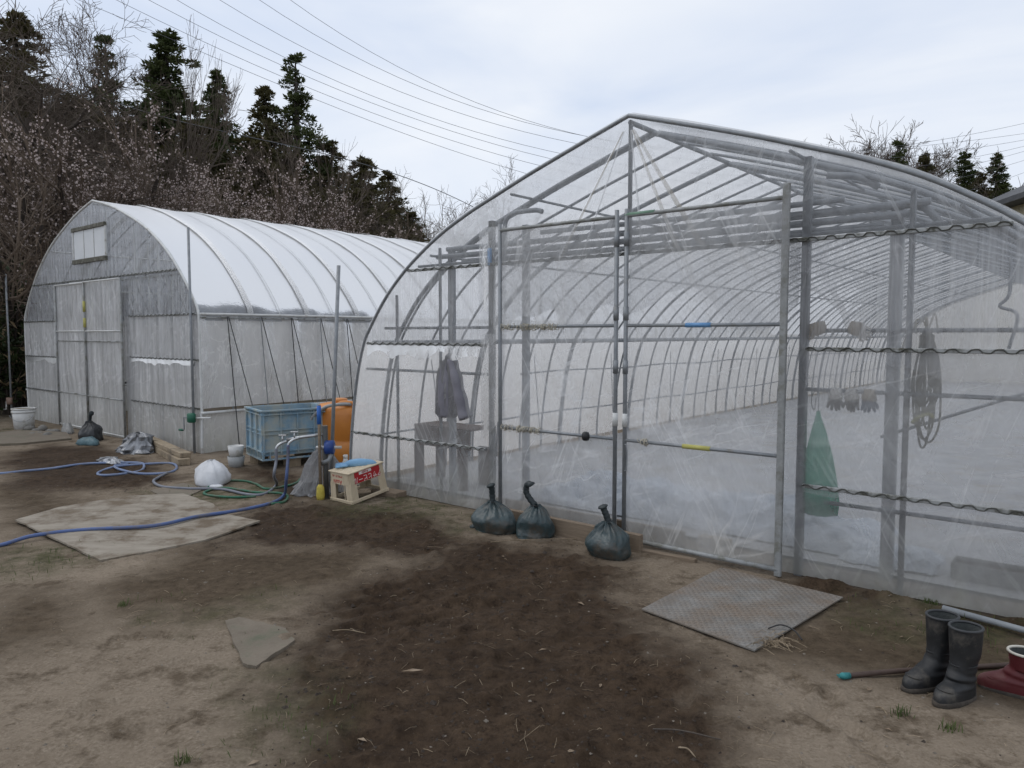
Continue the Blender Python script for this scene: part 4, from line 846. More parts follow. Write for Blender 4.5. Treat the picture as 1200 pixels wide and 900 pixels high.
glove(1.535, 1.235, .12, (M_GLOVE, M_GLOVEG), 'white glove with grey fingers, leftmost on the lower pipe')
glove(1.625, 1.232, -.14, (M_GLOVE, M_GLOVEG), 'white glove with grey fingers between two gloves on the lower pipe', flip=-1)
glove(1.735, 1.234, .05, (M_GLOVET, M_GLOVEB), 'beige cuffed blue-grey glove beside the thick column')
glove(1.44, 1.64, 1.35, (M_GLOVET, M_GLOVET), 'beige glove lying along the upper pipe at the left')
glove(1.62, 1.64, -1.2, (M_GLOVET, M_GLOVE), 'pale glove lying along the upper pipe near the thick column', flip=-1)
# green net sack
M_NET, Nn_, Ln_ = new_mat('green_net')
o_ = Nn_('ShaderNodeOutputMaterial'); d_ = Nn_('ShaderNodeBsdfDiffuse'); d_.inputs[0].default_value = (.03, .42, .27, 1); tl_ = Nn_('ShaderNodeBsdfTranslucent'); tl_.inputs[0].default_value = (.05, .5, .33, 1)
tr_ = Nn_('ShaderNodeBsdfTransparent'); a_ = Nn_('ShaderNodeMixShader'); a_.inputs[0].default_value = .4; Ln_(d_.outputs[0], a_.inputs[1]); Ln_(tl_.outputs[0], a_.inputs[2])
wv = Nn_('ShaderNodeTexWave'); wv.inputs['Scale'].default_value = 26; wv.inputs['Distortion'].default_value = 3; tcn = Nn_('ShaderNodeTexCoord'); Ln_(tcn.outputs['Object'], wv.inputs[0]); rr = ramp(Nn_, (.10,) * 3, (.42,) * 3, .3, .7); Ln_(wv.outputs[0], rr.inputs[0])
b_ = Nn_('ShaderNodeMixShader'); Ln_(rr.outputs[0], b_.inputs[0]); Ln_(a_.outputs[0], b_.inputs[1]); Ln_(tr_.outputs[0], b_.inputs[2]); Ln_(b_.outputs[0], o_.inputs[0])
t = empty('net_sack', W(1.43, .10, .40), ANG, 'green net sack hanging from the pipe behind the right front panel', 'net sack')
nf = lambda q, k: .008 * math.sin(q * 9 + 2 * k) * k
MB().loft([(0, 0, .0, .07, .06), (.0, 0, .01, .115, .07), (.0, 0, .10, .125, .075), (-.005, 0, .22, .115, .07), (-.01, 0, .40, .085, .055), (-.015, 0, .56, .045, .035), (-.02, 0, .655, .016, .014), (-.02, 0, .69, .012, .01)][::-1], 40, nf).build('net', M_NET, t, True)
MB().loft([(0, 0, .02, .07, .04), (0, 0, .035, .10, .055), (0, 0, .08, .105, .06), (0, 0, .11, .05, .03)], 20, lambda q, k: .008 * math.sin(q * 4 + k * 3)).build('contents', pm('dark_net_contents', (.05, .09, .07), (.10, .14, .11), 10, .9), t, True)
MB().tube([(-.02, 0, .68), (-.02, 0, .84)], .0025, 5).build('cord', M_BLACK, t); MB().tube(catmull([(-.02, -.02, .84), (-.05, -.03, .80), (-.06, -.02, .74), (-.04, -.02, .70), (-.03, -.02, .78)], 5), .0025, 4).build('cord', M_BLACK, t)
# coil of rope
t = empty('rope_coil', W(2.04, .075, 1.0), ANG, 'coil of grey rope hung beside the gable post', 'rope'); M_ROPEG = pm('grey_rope', (.17, .165, .13), (.30, .29, .24), 40, .9, 0, .5, 200)
for i in range(11):
    r = random.Random(200 + i); w_ = r.uniform(.028, .075); z0 = r.uniform(-.06, .22); cx = r.uniform(-.03, .03); ph = r.uniform(-.02, .02)
    if i == 0: z0, w_, cx = -.09, .03, .0
    pts = catmull([(cx * .3 - .008, ph, .62), (cx - w_ * .8, ph, .40), (cx - w_, ph, z0 + .12), (cx, ph - .01, z0), (cx + w_, ph, z0 + .12), (cx + w_ * .8, ph + .01, .40), (cx * .3 + .008, ph, .62)], 5)
    MB().tube(pts, .0062, 6).build('loop', M_ROPEG, t, True)
for i in range(4):
    MB().tube([(.035 * math.cos(q), -.005 + .03 * math.sin(q), .58 - .012 * i + .012 * math.sin(q * 2 + i)) for q in np.linspace(0, 6.2, 14)], .0065, 6).build('binding', M_ROPEG, t, True)
for i in range(3): MB().tube(catmull([(0, 0, .60), (.02 * (i - 1), -.01, .67), (.05 * (i - 1.2), -.015, .68 + .02 * i), (.06 * (i - 1), -.01, .60)], 4), .005, 5).build('loose_end', M_TWINE, t, True)
MB().tube(catmull([(-.06, -.02, .06), (-.02, -.035, .10), (.03, -.03, .12), (.05, -.01, .10)], 4), .012, 6).build('yellow_tie', M_YELLOW, t, True)

# ------------------------------------------------------------------ things in the yard
# three tied sacks of soil that weigh down the doors
M_SACK = pm('dark_green_sack', (.018, .034, .038), (.05, .078, .084), 7, .36, 0, .8, 26, dirt=(.075, .060, .045), dscale=5, dirt_amt=(.48, .66), spec=.5)
M_SACKN = pm('sack_neck', (.012, .018, .02), (.03, .04, .043), 14, .5, 0, .3)
def sack(P, w, d, h, neck, seed, lab, rz=0., lean=0., mat=M_SACK, neckmat=M_SACKN, cat='sack', grp='tied sacks by the near doors', name='tied_sack'):
    t = empty(name, P, ANG + rz, lab, cat, grp); r = random.Random(seed); p1, p2, p3 = [r.uniform(0, 6) for _ in range(3)]
    def fo(q, k):
        lo = .016 * math.sin(q * 2 + p1) * (1 - k) + .010 * math.sin(q * 5 + p2 + 4 * k)
        pl = .020 * math.sin(q * 15 + p3 + 2 * math.sin(q * 2)) * max(0, k - .45) * 1.8
        wr = .022 * (2 * float(fbm(np.array([q * 1.9 + seed * 7]), np.array([k * 5.]), 400 + seed, 4)[0]) - 1)
        return (lo + pl + wr) * (w / .35)
    prof = [(-.012, .70), (.0, .90), (.06, 1.0), (.18, 1.05), (.34, 1.04), (.50, .97), (.64, .84), (.76, .64), (.86, .42), (.94, .23), (1.0, .13)]
    rings = []
    for z, f in catmull([np.array([a_, b_, 0]) for a_, b_ in prof], 3) and [(p[0], p[1]) for p in catmull([np.array([a_, b_, 0]) for a_, b_ in prof], 3)]:
        k = max(0, z); rings.append((lean * k * k, .012 * math.sin(z * 9 + p1), z * h, f * w / 2, f * d / 2))
    MB().loft(rings, 64, fo).build('bag', mat, t, True)
    n0 = np.array([lean, 0, h * .97]); pts = catmull([n0] + [n0 + np.array(v) for v in neck], 5)
    rad = [.024 + .0025 * math.sin(i * 2.1) + (.012 if i > len(pts) - 5 else 0) for i in range(len(pts))]; rad[-1] = .010
    MB().tube(pts, rad, 9).build('neck', neckmat, t, True)
    MB().tube([n0 + np.array([.026 * math.cos(q), .026 * math.sin(q), .004 * math.sin(3 * q)]) for q in np.linspace(0, 6.28, 14)[:-1]], .006, 5, closed=True).build('tie', M_BLACK, t, True)
    return t
def ctr(x, y, back): P = gnd(x, y); P = P + DP * back; P[2] = gz(P) - .005; return P
s1 = sack(ctr(568, 626, .13), .36, .27, .245, [(-.004, 0, .06), (.0, -.01, .11), (-.01, -.02, .15)], 1, 'tied dark green sack with its neck upright, leftmost by the doors', lean=-.03)
MB().loft([(-.19, -.03, 0, .05, .04), (-.19, -.03, .012, .06, .05), (-.17, -.02, .03, .05, .04), (-.15, 0, .05, .02, .02)], 16, lambda q, k: .01 * math.sin(3 * q)).build('loose_corner', M_SACK, s1, True)
sack(ctr(617, 632, .11), .28, .24, .26, [(-.05, 0, .05), (-.08, 0, .10), (-.075, 0, .15), (-.045, -.01, .17), (-.03, -.01, .15)], 2, 'tied dark green sack with a bent over neck, middle one by the doors', rz=.2, lean=.0)
sack(ctr(700, 655, .13), .33, .27, .255, [(-.015, -.01, .05), (-.03, -.02, .09), (-.035, -.03, .12)], 3, 'tied dark green sack standing before the closed door stiles, rightmost', rz=-.3, lean=.01)
sack(ctr(96, 517, .12), .40, .30, .30, [(.02, 0, .07), (.05, 0, .12), (.09, 0, .13)], 4, 'black tied sack at the foot of the milky doors', mat=pm('black_sack', (.014, .015, .017), (.035, .037, .04), 6, .4, 0, .3), grp=None)
tag(MB().loft([(0, 0, 0, .20, .10), (0, 0, .02, .22, .12), (.01, 0, .07, .18, .10), (.02, 0, .11, .08, .05)], 30, lambda q, k: .03 * math.sin(3 * q + 1) + .015 * math.sin(7 * q + 5 * k)).build('crumpled_sack', pm('blue_green_sack', (.05, .10, .12), (.10, .17, .19), 8, .45, 0, .3), None, True, ctr(99, 521, .06), ANG), 'crumpled blue-green plastic sack under the black tied sack', 'sack')
tag(MB().loft([(0, 0, 0, .12, .07), (0, 0, .02, .13, .08), (.0, 0, .10, .10, .06), (.0, 0, .17, .04, .03)], 26, lambda q, k: .02 * math.sin(3 * q + 2) + .012 * math.sin(8 * q + 4 * k)).build('plastic_bag', film('clear_bag', .6, .85, (.7, .7, .68), (5, 5, 5), .2), None, True, ctr(75, 508, .06), ANG), 'crumpled clear plastic bag left of the black tied sack', 'bag')
# white sack
M_WSACK = pm('white_sack', (.48, .49, .51), (.62, .63, .65), 5, .5, 0, .5, 22)
wt = empty('white_sack', ctr(232, 569, .16), ANG - .2, 'plump white plastic sack lying by the hoses', 'sack')
MB().loft([(0, 0, -.01, .17, .14), (0, 0, .02, .215, .17), (-.01, 0, .08, .215, .17), (-.03, 0, .15, .175, .14), (-.05, .01, .205, .11, .09), (-.06, .01, .235, .05, .04), (-.06, .01, .25, .02, .02)], 60, lambda q, k: .05 * (2 * float(fbm(np.array([q * 1.6]), np.array([k * 4.]), 95, 4)[0]) - 1) + .006 * math.sin(9 * q + 7 * k)).build('bag', M_WSACK, wt, True)
MB().loft([(.20, -.02, -.005, .07, .05), (.21, -.02, .012, .085, .06), (.20, -.02, .022, .06, .045), (.18, -.02, .028, .02, .02)], 24, lambda q, k: .012 * math.sin(3 * q) + .006 * math.sin(7 * q)).build('loose_mouth', M_WSACK, wt, True)
# plank and battens at the foot of the doors
c_ = W(-.36, -.24); tag(MB().bbox((0, 0, .06), (1.30, .045, .15), .005).build('plank', M_WOOD, None, False, c_, ANG), 'weathered plank on edge behind the tied sacks, against the doors', 'plank')
c_ = W(.95, -.145); tag(MB().bbox((0, 0, .01), (.5, .05, .03), .004).build('batten', M_WOOD, None, False, W(.45, -.21), ANG + .05), 'thin batten on the ground under the right door leaf', 'batten')
# steel chequer plate
pc = [gnd(752, 717), gnd(845, 668), gnd(988, 703), gnd(884, 766)]
t = empty('chequer_plate', (0, 0, 0), 0, 'grey steel chequer plate lying on the soil before the right door leaf', 'plate'); M_PLATE = pm('chequer_steel', (.15, .145, .135), (.26, .25, .235), 6, .55, .2, .2, dirt=(.19, .15, .115), dscale=2.2, dirt_amt=(.40, .62))
pz = .018; top = [np.array([p[0], p[1], pz]) for p in pc]; bot = [p - [0, 0, .008] for p in top]
MB().add(top + bot, [(3, 2, 1, 0), (4, 5, 6, 7)] + [(i, (i + 1) % 4, 4 + (i + 1) % 4, 4 + i) for i in range(4)]).build('sheet', M_PLATE, t)
lug = MB(); p00, p01, p11, p10 = top; nu, nv = 34, 44
for i in range(nu):
    for j in range(nv):
        u_, v_ = (i + .5) / nu, (j + .5) / nv; P = p00 * (1 - u_) * (1 - v_) + p10 * u_ * (1 - v_) + p01 * (1 - u_) * v_ + p11 * u_ * v_
        s_ = 1 if (i + j) % 2 else -1; d_ = np.array([.010, .010 * s_, 0]); n_ = np.array([-.0028 * s_, .0028, 0])
        lug.add([P - d_, P + n_ + [0, 0, .0001], P + d_, P - n_ + [0, 0, .0001], P - d_ * .5 + [0, 0, .0028], P + d_ * .5 + [0, 0, .0028]], [(0, 3, 4), (4, 3, 5), (5, 3, 2), (0, 4, 1), (4, 5, 1), (5, 2, 1)])
tag(lug.build('tread_lugs', M_PLATE, t), kind='stuff')
# boards and slabs on the ground
def slab(name, pix, z, th, mat, lab, cat, rough=.03, seed=0, n=26):
    pts = []; m = len(pix); r = np.random.RandomState(seed)
    for i in range(m):
        A, B = gnd(*pix[i]), gnd(*pix[(i + 1) % m])
        for k in range(n // m + 4):
            t_ = k / (n // m + 4); p = A + (B - A) * t_ + r.normal(0, rough, 3) * [1, 1, 0] * (0 if k == 0 else 1); pts.append((p[0], p[1]))
    c0 = np.mean(pts, 0); mb = MB(); k = len(pts)
    zf = [z + .010 * math.sin(p[0] * 3) for p in pts]
    vs = [(p[0], p[1], q) for p, q in zip(pts, zf)] + [(p[0], p[1], q - th) for p, q in zip(pts, zf)] + [(c0[0], c0[1], z)]
    mb.add(vs, [(i, (i + 1) % k, 2 * k) for i in range(k)] + [((i + 1) % k, i, k + i, k + (i + 1) % k) for i in range(k)])
    return tag(mb.build(name, mat, None), lab, cat)
M_PLY = pm('muddy_plywood', (.22, .19, .15), (.32, .285, .235), 3.5, .9, 0, .4, 30, (1, 3, 1), dirt=(.13, .098, .066), dscale=3.4, dirt_amt=(.46, .62))
M_SLAB = pm('old_slab', (.135, .112, .085), (.20, .168, .13), 8, .9, 0, .5, 50, dirt=(.10, .105, .07), dscale=4)
slab('plywood_sheet', [(18, 613), (70, 598), (150, 586), (215, 582), (248, 592), (262, 604), (305, 614), (240, 636), (118, 660), (60, 635)], .030, .014, M_PLY, 'large mud stained plywood sheet on the ground under the blue hose', 'board', .004, 3, 40)
slab('embossed_slab', [(264, 730), (280, 726), (335, 738), (345, 752), (300, 783), (285, 780)], gz(gnd(305, 755)) + .004, .03, M_SLAB, 'half buried slab in the soil in the left foreground', 'slab', .003, 4)
slab('concrete_slab', [(-30, 512), (20, 507), (78, 508), (84, 515), (25, 521), (-30, 524)], .03, .05, M_SLAB, 'flat concrete slab before the milky doors', 'slab', .004, 5)
slab('stone_slab', [(176, 575), (215, 566), (240, 572), (215, 583), (190, 582)], gz(gnd(210, 575)) + .004, .03, M_SLAB, 'small flat stone by the white sack', 'slab', .003, 6)
# timbers by the far corner
for i, (x0, y0, x1, y1, z, w_, h_, lab) in enumerate(((178, 523, 216, 545, .0, .14, .085, 'squared timber lying underneath before the milky greenhouse'), (176, 522, 215, 544, .086, .13, .06, 'squared timber lying on top before the milky greenhouse'))):
    A, B = gnd(x0, y0), gnd(x1, y1); l_ = np.linalg.norm(B - A); c_ = (A + B) / 2
    tag(MB().bbox((0, 0, h_ / 2 + z - .004), (l_, w_, h_), .006).build('timber', M_WOOD2, None, False, (c_[0], c_[1], gz(c_)), math.atan2(B[1] - A[1], B[0] - A[0]) + .03 * i), lab, 'timber', 'stacked timbers')
# crumpled silver tarp
def crumple(name, rows, P, rz, mat, lab, cat, seed, amp=.03, n=56):
    t_ = MB().loft(rows, n, lambda q, k: amp * (2 * float(fbm(np.array([q * 2.2]), np.array([k * 7.]), seed, 4)[0]) - 1) * 2)
    return tag(t_.build(name, mat, None, False, P, rz), lab, cat)
M_TARP = pm('silver_tarp', (.05, .052, .056), (.40, .41, .43), 5, .32, .4, .5, 14); 
crumple('silver_tarp', [(0, 0, 0, .28, .20), (0, 0, .02, .34, .24), (.0, 0, .06, .30, .2), (.03, 0, .11, .27, .19), (.05, 0, .17, .22, .15), (.06, 0, .22, .17, .12), (.06, 0, .26, .08, .06), (.05, 0, .275, .02, .02)], ctr(146, 530, .16), ANG + .1, M_TARP, 'crumpled silver tarpaulin heaped before the milky greenhouse', 'tarpaulin', 51, .05)
crumple('silver_tarp', [(0, 0, 0, .24, .10), (0, 0, .015, .26, .12), (.02, 0, .04, .2, .09), (.06, 0, .06, .1, .05), (.08, 0, .07, .02, .02)], ctr(124, 542, .05), ANG - .1, pm('silver_tarp_flap', (.22, .225, .235), (.42, .43, .45), 6, .3, .4, .5, 16), 'loose flap of silver tarpaulin spread on the soil beside the blue hose coil', 'tarpaulin', 52, .04)
# buckets
def bucket(P, r0, r1, h, mat, lab, rim=True, fill=None, bail=True, grp=None):
    t = empty('bucket', P, .4, lab, 'bucket', grp)
    MB().loft([(0, 0, 0, r0, r0), (0, 0, h * .5, (r0 + r1) / 2, (r0 + r1) / 2), (0, 0, h, r1, r1), (0, 0, h, r1 - .006, r1 - .006), (0, 0, .02, r0 - .006, r0 - .006)], 28).build('wall', mat, t, True)
    if rim:
        for z, e in ((h - .012, .007), (h - .06, .008)): MB().loft([(0, 0, z - .012, r1 - .004, r1 - .004), (0, 0, z - .01, r1 + e, r1 + e), (0, 0, z + .01, r1 + e, r1 + e), (0, 0, z + .012, r1 - .004, r1 - .004)], 28, None, False, False).build('rim', mat, t, True)
    if fill: MB().loft([(0, 0, h * .8, r1 * .9, r1 * .9), (0, 0, h * .97, r1 - .012, r1 - .012), (0, 0, h * .99, r1 * .4, r1 * .4)], 20).build('filling', fill, t, True)
    if bail: MB().tube([(-r1 * math.cos(q), -r1 * .98 - .012 - .01 * math.sin(q), h * .82 - .42 * h * math.sin(q)) for q in np.linspace(.25, 2.9, 14)], .003, 5).build('handle', M_STEEL, t, True)
    return t
M_DIRT = pm('bucket_soil', (.10, .075, .04), (.18, .14, .08), 12, .95, 0, .6)
bucket(ctr(15, 503, .17), .145, .175, .36, M_WHITE, 'white plastic bucket filled with soil at the left edge', True, M_DIRT)
bucket(ctr(267, 548, .11) + [0, 0, .0], .085, .10, .13, pm('grey_tub', (.30, .31, .31), (.40, .41, .41), 8, .6), 'grey tub on the ground left of the blue container', False, None, False)
bucket(ctr(267, 548, .11) + [.0, .0, .128], .075, .095, .13, M_WHITE, 'small white tub stacked in the grey tub', False, None, False)
# stones by the far left corner
M_STONE = pm('stone', (.13, .125, .115), (.24, .23, .21), 9, .9, 0, .6)
STONE_LABELS = ['flat grey stone nearest the white bucket', 'second grey stone from the white bucket', 'rounded grey stone at the back of the row by the milky doors', 'grey stone at the back right of the row by the milky doors', 'grey stone at the front of the row by the milky doors', 'small grey stone in front, close to the white bucket', 'rightmost grey stone at the back of the row by the milky doors', 'rightmost grey stone at the front of the row by the milky doors']
STN = [(34, 503), (42, 506), (50, 504), (58, 506), (47, 509), (38, 510), (64, 507), (55, 511)]
for i, (x, y) in enumerate(STN):
    r = random.Random(300 + i); s_ = r.uniform(.06, .11)
    tag(MB().loft([(0, 0, -.02, .6 * s_, .5 * s_), (0, 0, .1 * s_, s_, .8 * s_), (.1 * s_, 0, .5 * s_, .85 * s_, .7 * s_), (0, 0, .75 * s_, .4 * s_, .3 * s_)], 9, lambda q, k: .12 * s_ * math.sin(2 * q + i)).build('stone', M_STONE, None, True, on_ground(x, y), i * 1.1), STONE_LABELS[i], 'stone', 'stones by the milky doors')

# ------------------------------------------------------------------ blue container on blocks
def rotM(rx=0, ry=0, rz=0): return Matrix.Rotation(rz, 3, 'Z') @ Matrix.Rotation(ry, 3, 'Y') @ Matrix.Rotation(rx, 3, 'X')
M_BLUE = pm('faded_blue_plastic', (.12, .24, .36), (.27, .39, .46), 4.5, .6, 0, .2, 30, (1, 1, .35), dirt=(.37, .40, .37), dscale=5, dirt_amt=(.42, .62))
BN = np.array([-2.93, 8.74]); BR = np.array([.82, .572]); BL = np.array([-.572, .82]); BW, BD, BH, BZ = .86, .68, .60, .10
cc = BN + BR * BW / 2 + BL * BD / 2
t = empty('blue_container', (cc[0], cc[1], BZ), math.atan2(BR[1], BR[0]), 'large faded blue plastic container standing on blocks between the greenhouses', 'container')
hw, hd = BW / 2, BD / 2
wl = MB()
for sx, sy, wx, wy in ((0, -hd + .03, BW - .06, .012), (0, hd - .03, BW - .06, .012), (-hw + .03, 0, .012, BD - .06), (hw - .03, 0, .012, BD - .06)): wl.box((sx, sy, BH * .54), (wx, wy, BH * .9))
wl.box((0, 0, .08), (BW - .06, BD - .06, .02)); wl.build('wall', M_BLUE, t)
def ring_band(z, e, h): 
    mb = MB()
    for sx, sy, wx, wy in ((0, -hd + .015 - e, BW + 2 * e, .03), (0, hd - .015 + e, BW + 2 * e, .03), (-hw + .015 - e, 0, .03, BD + 2 * e - .062), (hw - .015 + e, 0, .03, BD + 2 * e - .062)): mb.box((sx, sy, z), (wx, wy, h))
    return mb
for z, e, h in ((BH - .010, .012, .018), (BH - .055, .004, .012), (.31, -.006, .010), (.355, -.006, .010), (.105, .0, .014), (.012, .0, .018)): ring_band(z, e, h).build('rim' if z > .5 else 'rib', M_BLUE, t)
for f in np.linspace(-.5, .5, 5):
    for sy in (-1, 1): MB().box((f * (BW - .05), sy * (hd - .012), BH * .54), (.014, .026, BH * .82)).build('rib', M_BLUE, t)
for f in np.linspace(-.5, .5, 4):
    for sx in (-1, 1): MB().box((sx * (hw - .012), f * (BD - .05), BH * .54), (.026, .014, BH * .82)).build('rib', M_BLUE, t)
tb = MB()
for f in np.linspace(-.5, .5, 11):
    for sy in (-1, 1):
        tb.box((f * (BW - .02), sy * (hd - .012), BH - .034), (.007, .026, .034))
        if abs(f) > .26: tb.box((f * (BW - .02), sy * (hd - .014), .058), (.009, .028, .08))
for f in np.linspace(-.5, .5, 8):
    for sx in (-1, 1): tb.box((sx * (hw - .012), f * (BD - .02), BH - .034), (.026, .007, .034)); tb.box((sx * (hw - .014), f * (BD - .02), .058), (.028, .009, .08))
tag(tb.build('web', M_BLUE, t), kind='stuff')
M_CBLOCK = pm('wood_block', (.20, .155, .10), (.30, .24, .17), 6, .85, 0, .5, 40, (6, 6, 1))
for i, (f, g, lab) in enumerate(((-.05, -.34, 'wooden block under the front edge of the blue container'), (.36, -.2, 'wooden block under the right side of the blue container'), (-.36, .3, 'wooden block under the back left corner of the blue container'), (.3, .34, 'wooden block under the back right corner of the blue container'))):
    p = cc + BR * f * BW + BL * g * BD; tag(MB().bbox((0, 0, .045), (.17, .15, .125), .005).build('support_block', M_CBLOCK, None, False, (p[0], p[1], 0), .6 + .2 * i), lab, 'block')
# ------------------------------------------------------------------ orange tank
M_ORANGE = pm('orange_tank', (.50, .17, .025), (.62, .24, .045), 2.5, .38, 0, .1, 12, dirt=(.34, .17, .07), dscale=3, dirt_amt=(.55, .75), spec=.5)
tp = gnd(392, 545); t = empty('orange_tank', (-2.12, 9.42, 0), ANG + .35, 'orange plastic water tank between the blue container and the near greenhouse', 'tank')
sq = [(0, 0, 0, .30, .26), (0, 0, .03, .33, .29), (0, 0, .25, .335, .295), (0, 0, .27, .325, .285), (0, 0, .30, .325, .285), (0, 0, .32, .335, .295), (0, 0, .60, .335, .295), (0, 0, .68, .32, .28), (0, 0, .725, .27, .23), (0, 0, .74, .2, .17)]
MB().loft(sq, 48, None, True, True, .62).build('shell', M_ORANGE, t, True)
MB().tube(catmull([(.02, -.2, .70), (.10, -.22, .755), (.24, -.2, .755), (.31, -.17, .69)], 5), .022, 8).build('grip', M_ORANGE, t, True)
MB().loft([(-.05, 0, .735, .09, .09), (-.05, 0, .78, .09, .09), (-.05, 0, .79, .07, .07)], 20).build('lid', M_ORANGE, t, True)
MB().tube(catmull([(-.28, -.42, .30), (-.22, -.40, .55), (-.05, -.36, .70), (.12, -.30, .74), (.24, -.2, .74)], 6), .021, 8).build('hose', pm('grey_hose', (.25, .26, .26), (.34, .35, .35), 9, .5), t, True)
# ------------------------------------------------------------------ upside-down beer crate
M_CRATE = pm('cream_plastic', (.52, .43, .30), (.62, .53, .39), 6, .55, 0, .15, 30, dirt=(.33, .26, .17), dscale=6, dirt_amt=(.55, .75))
M_RED = pm('red_print', (.36, .012, .016), (.44, .02, .025), 9, .5, 0, 0); M_PRINT = pm('white_print', (.70, .68, .64), (.78, .76, .72), 9, .6, 0, 0)
cn = gnd(413, 592); CW, CD, CH = .33, .45, .30       # CW runs to the left-back (-FR), CD runs away along DP
t = empty('beer_crate', (cn[0], cn[1], .0), ANG, 'cream beer crate turned upside down with a red printed panel', 'crate'); t.rotation_euler = (math.radians(8.5), 0, ANG)
def cr_(name, c, d, M=M_CRATE, par=t, bev=.004): return MB().bbox(c, d, bev).build(name, M, par)
TP = .02                                               # the walls lean in a little: top is smaller than the base rim
cr_('top', (-CW / 2, CD / 2, CH - .008), (CW - .02, CD - .02, .014))
for i in range(4):
    for j in range(5):
        MB().loft([(-CW / 2 + (i - 1.5) * .068, CD / 2 + (j - 2) * .08, CH - .0015, .024, .024), (-CW / 2 + (i - 1.5) * .068, CD / 2 + (j - 2) * .08, CH + .0025, .022, .022)], 12).build('boss', M_CRATE, t)
cr_('rim', (-CW / 2, .008, .016), (CW + .012, .02, .032)); cr_('rim', (-CW / 2, CD - .008, .016), (CW + .012, .02, .032)); cr_('rim', (-.008, CD / 2, .016), (.02, CD - .03, .032)); cr_('rim', (-CW + .008, CD / 2, .016), (.02, CD - .03, .032))
def lean_box(c, d, ax):                                # wall piece that leans inwards by 2 cm over the height
    mb = MB().bbox(c, d, .003); k = TP / CH; cxm, cym = -CW / 2, CD / 2
    mb.V = [(x - (x - cxm) * (z * k / (CW / 2)), y - (y - cym) * (z * k / (CD / 2)), z) for x, y, z in mb.V]; return mb
for sx, x in ((0, -.007), (1, -CW + .007)):            # long sides: face +FR and -FR
    lean_box((x, CD / 2, .235), (.012, CD - .016, .125), 0).build('side_panel', M_CRATE, t)
    for y in (.045, CD - .05): lean_box((x, y, .105), (.012, .085, .16), 0).build('corner_post', M_CRATE, t)
for y in (.007, CD - .007):
    lean_box((-CW / 2, y, .235), (CW - .026, .012, .125), 1).build('side_panel', M_CRATE, t)
    for x in (-.045, -CW + .045): lean_box((x, y, .105), (.075, .012, .16), 1).build('corner_post', M_CRATE, t)
for x in (-.03, -.10, -CW + .03): lean_box((x, .001, .15), (.008, .008, .27), 1).build('rib', M_CRATE, t)
for y in (.012, .05, CD - .05, CD - .012): lean_box((-.001, y, .15), (.008, .008, .27), 0).build('rib', M_CRATE, t)
red = lean_box((.0005, CD / 2 + .005, .232), (.004, CD - .12, .105), 0).build('red_panel', M_RED, t)
wp = lean_box((.003, CD / 2 - .02, .267), (.003, .16, .026), 0).build('white_plate', M_PRINT, red)
def text_mesh(s, size, mat, name, parent, M, ext=.0008, sx=1.):
    cu = bpy.data.curves.new(name, 'FONT'); cu.body = s; cu.size = size; cu.align_x = 'CENTER'; cu.align_y = 'CENTER'; cu.extrude = ext; cu.resolution_u = 3
    o = bpy.data.objects.new(name, cu); COL.objects.link(o); bpy.context.view_layer.update()
    me_ = bpy.data.meshes.new_from_object(o.evaluated_get(bpy.context.evaluated_depsgraph_get())); bpy.data.objects.remove(o)
    me_.transform(Matrix.Diagonal((sx, 1, 1, 1))); me_.transform(M); me_.materials.clear(); me_.materials.append(mat)
    q = bpy.data.objects.new(name, me_); COL.objects.link(q); q.parent = parent; return q
# the crate is upside down, so its print is too; the long side faces +x of the crate
FX = Matrix(((0, 0, 1, 0), (-1, 0, 0, 0), (0, -1, 0, 0), (0, 0, 0, 1)))    # text x -> -y, text y -> -z, text normal -> +x
text_mesh('アサヒビール', .066, M_PRINT, 'lettering', red, Matrix.Translation((.0035 - .016, CD / 2 + .005, .213)) @ Matrix.Rotation(math.radians(-3.8), 4, 'Y') @ FX, .001, .86)
text_mesh('Asahi', .03, M_RED, 'lettering', red, Matrix.Translation((.0065 - .018, CD / 2 - .02, .268)) @ Matrix.Rotation(math.radians(-3.8), 4, 'Y') @ FX, .0012, 1.2)
FY = Matrix(((-1, 0, 0, 0), (0, 0, -1, 0), (0, -1, 0, 0), (0, 0, 0, 1)))
text_mesh('Asahi', .06, M_RED, 'lettering', t, Matrix.Translation((-CW / 2 - .03, -.0005 + .0145, .20)) @ Matrix.Rotation(math.radians(-3.8), 4, 'X') @ FY, .0015)
text_mesh('アサヒビール', .026, M_RED, 'lettering', t, Matrix.Translation((-CW / 2 - .03, .0165, .255)) @ Matrix.Rotation(math.radians(-3.8), 4, 'X') @ FY, .0015)
tag(MB().bbox((0, 0, .028), (.34, .16, .06), .006).build('prop_board', M_WOOD, None, False, tuple(W(-2.62, -.14)), ANG + .1), 'piece of board propping up the back of the beer crate', 'board')
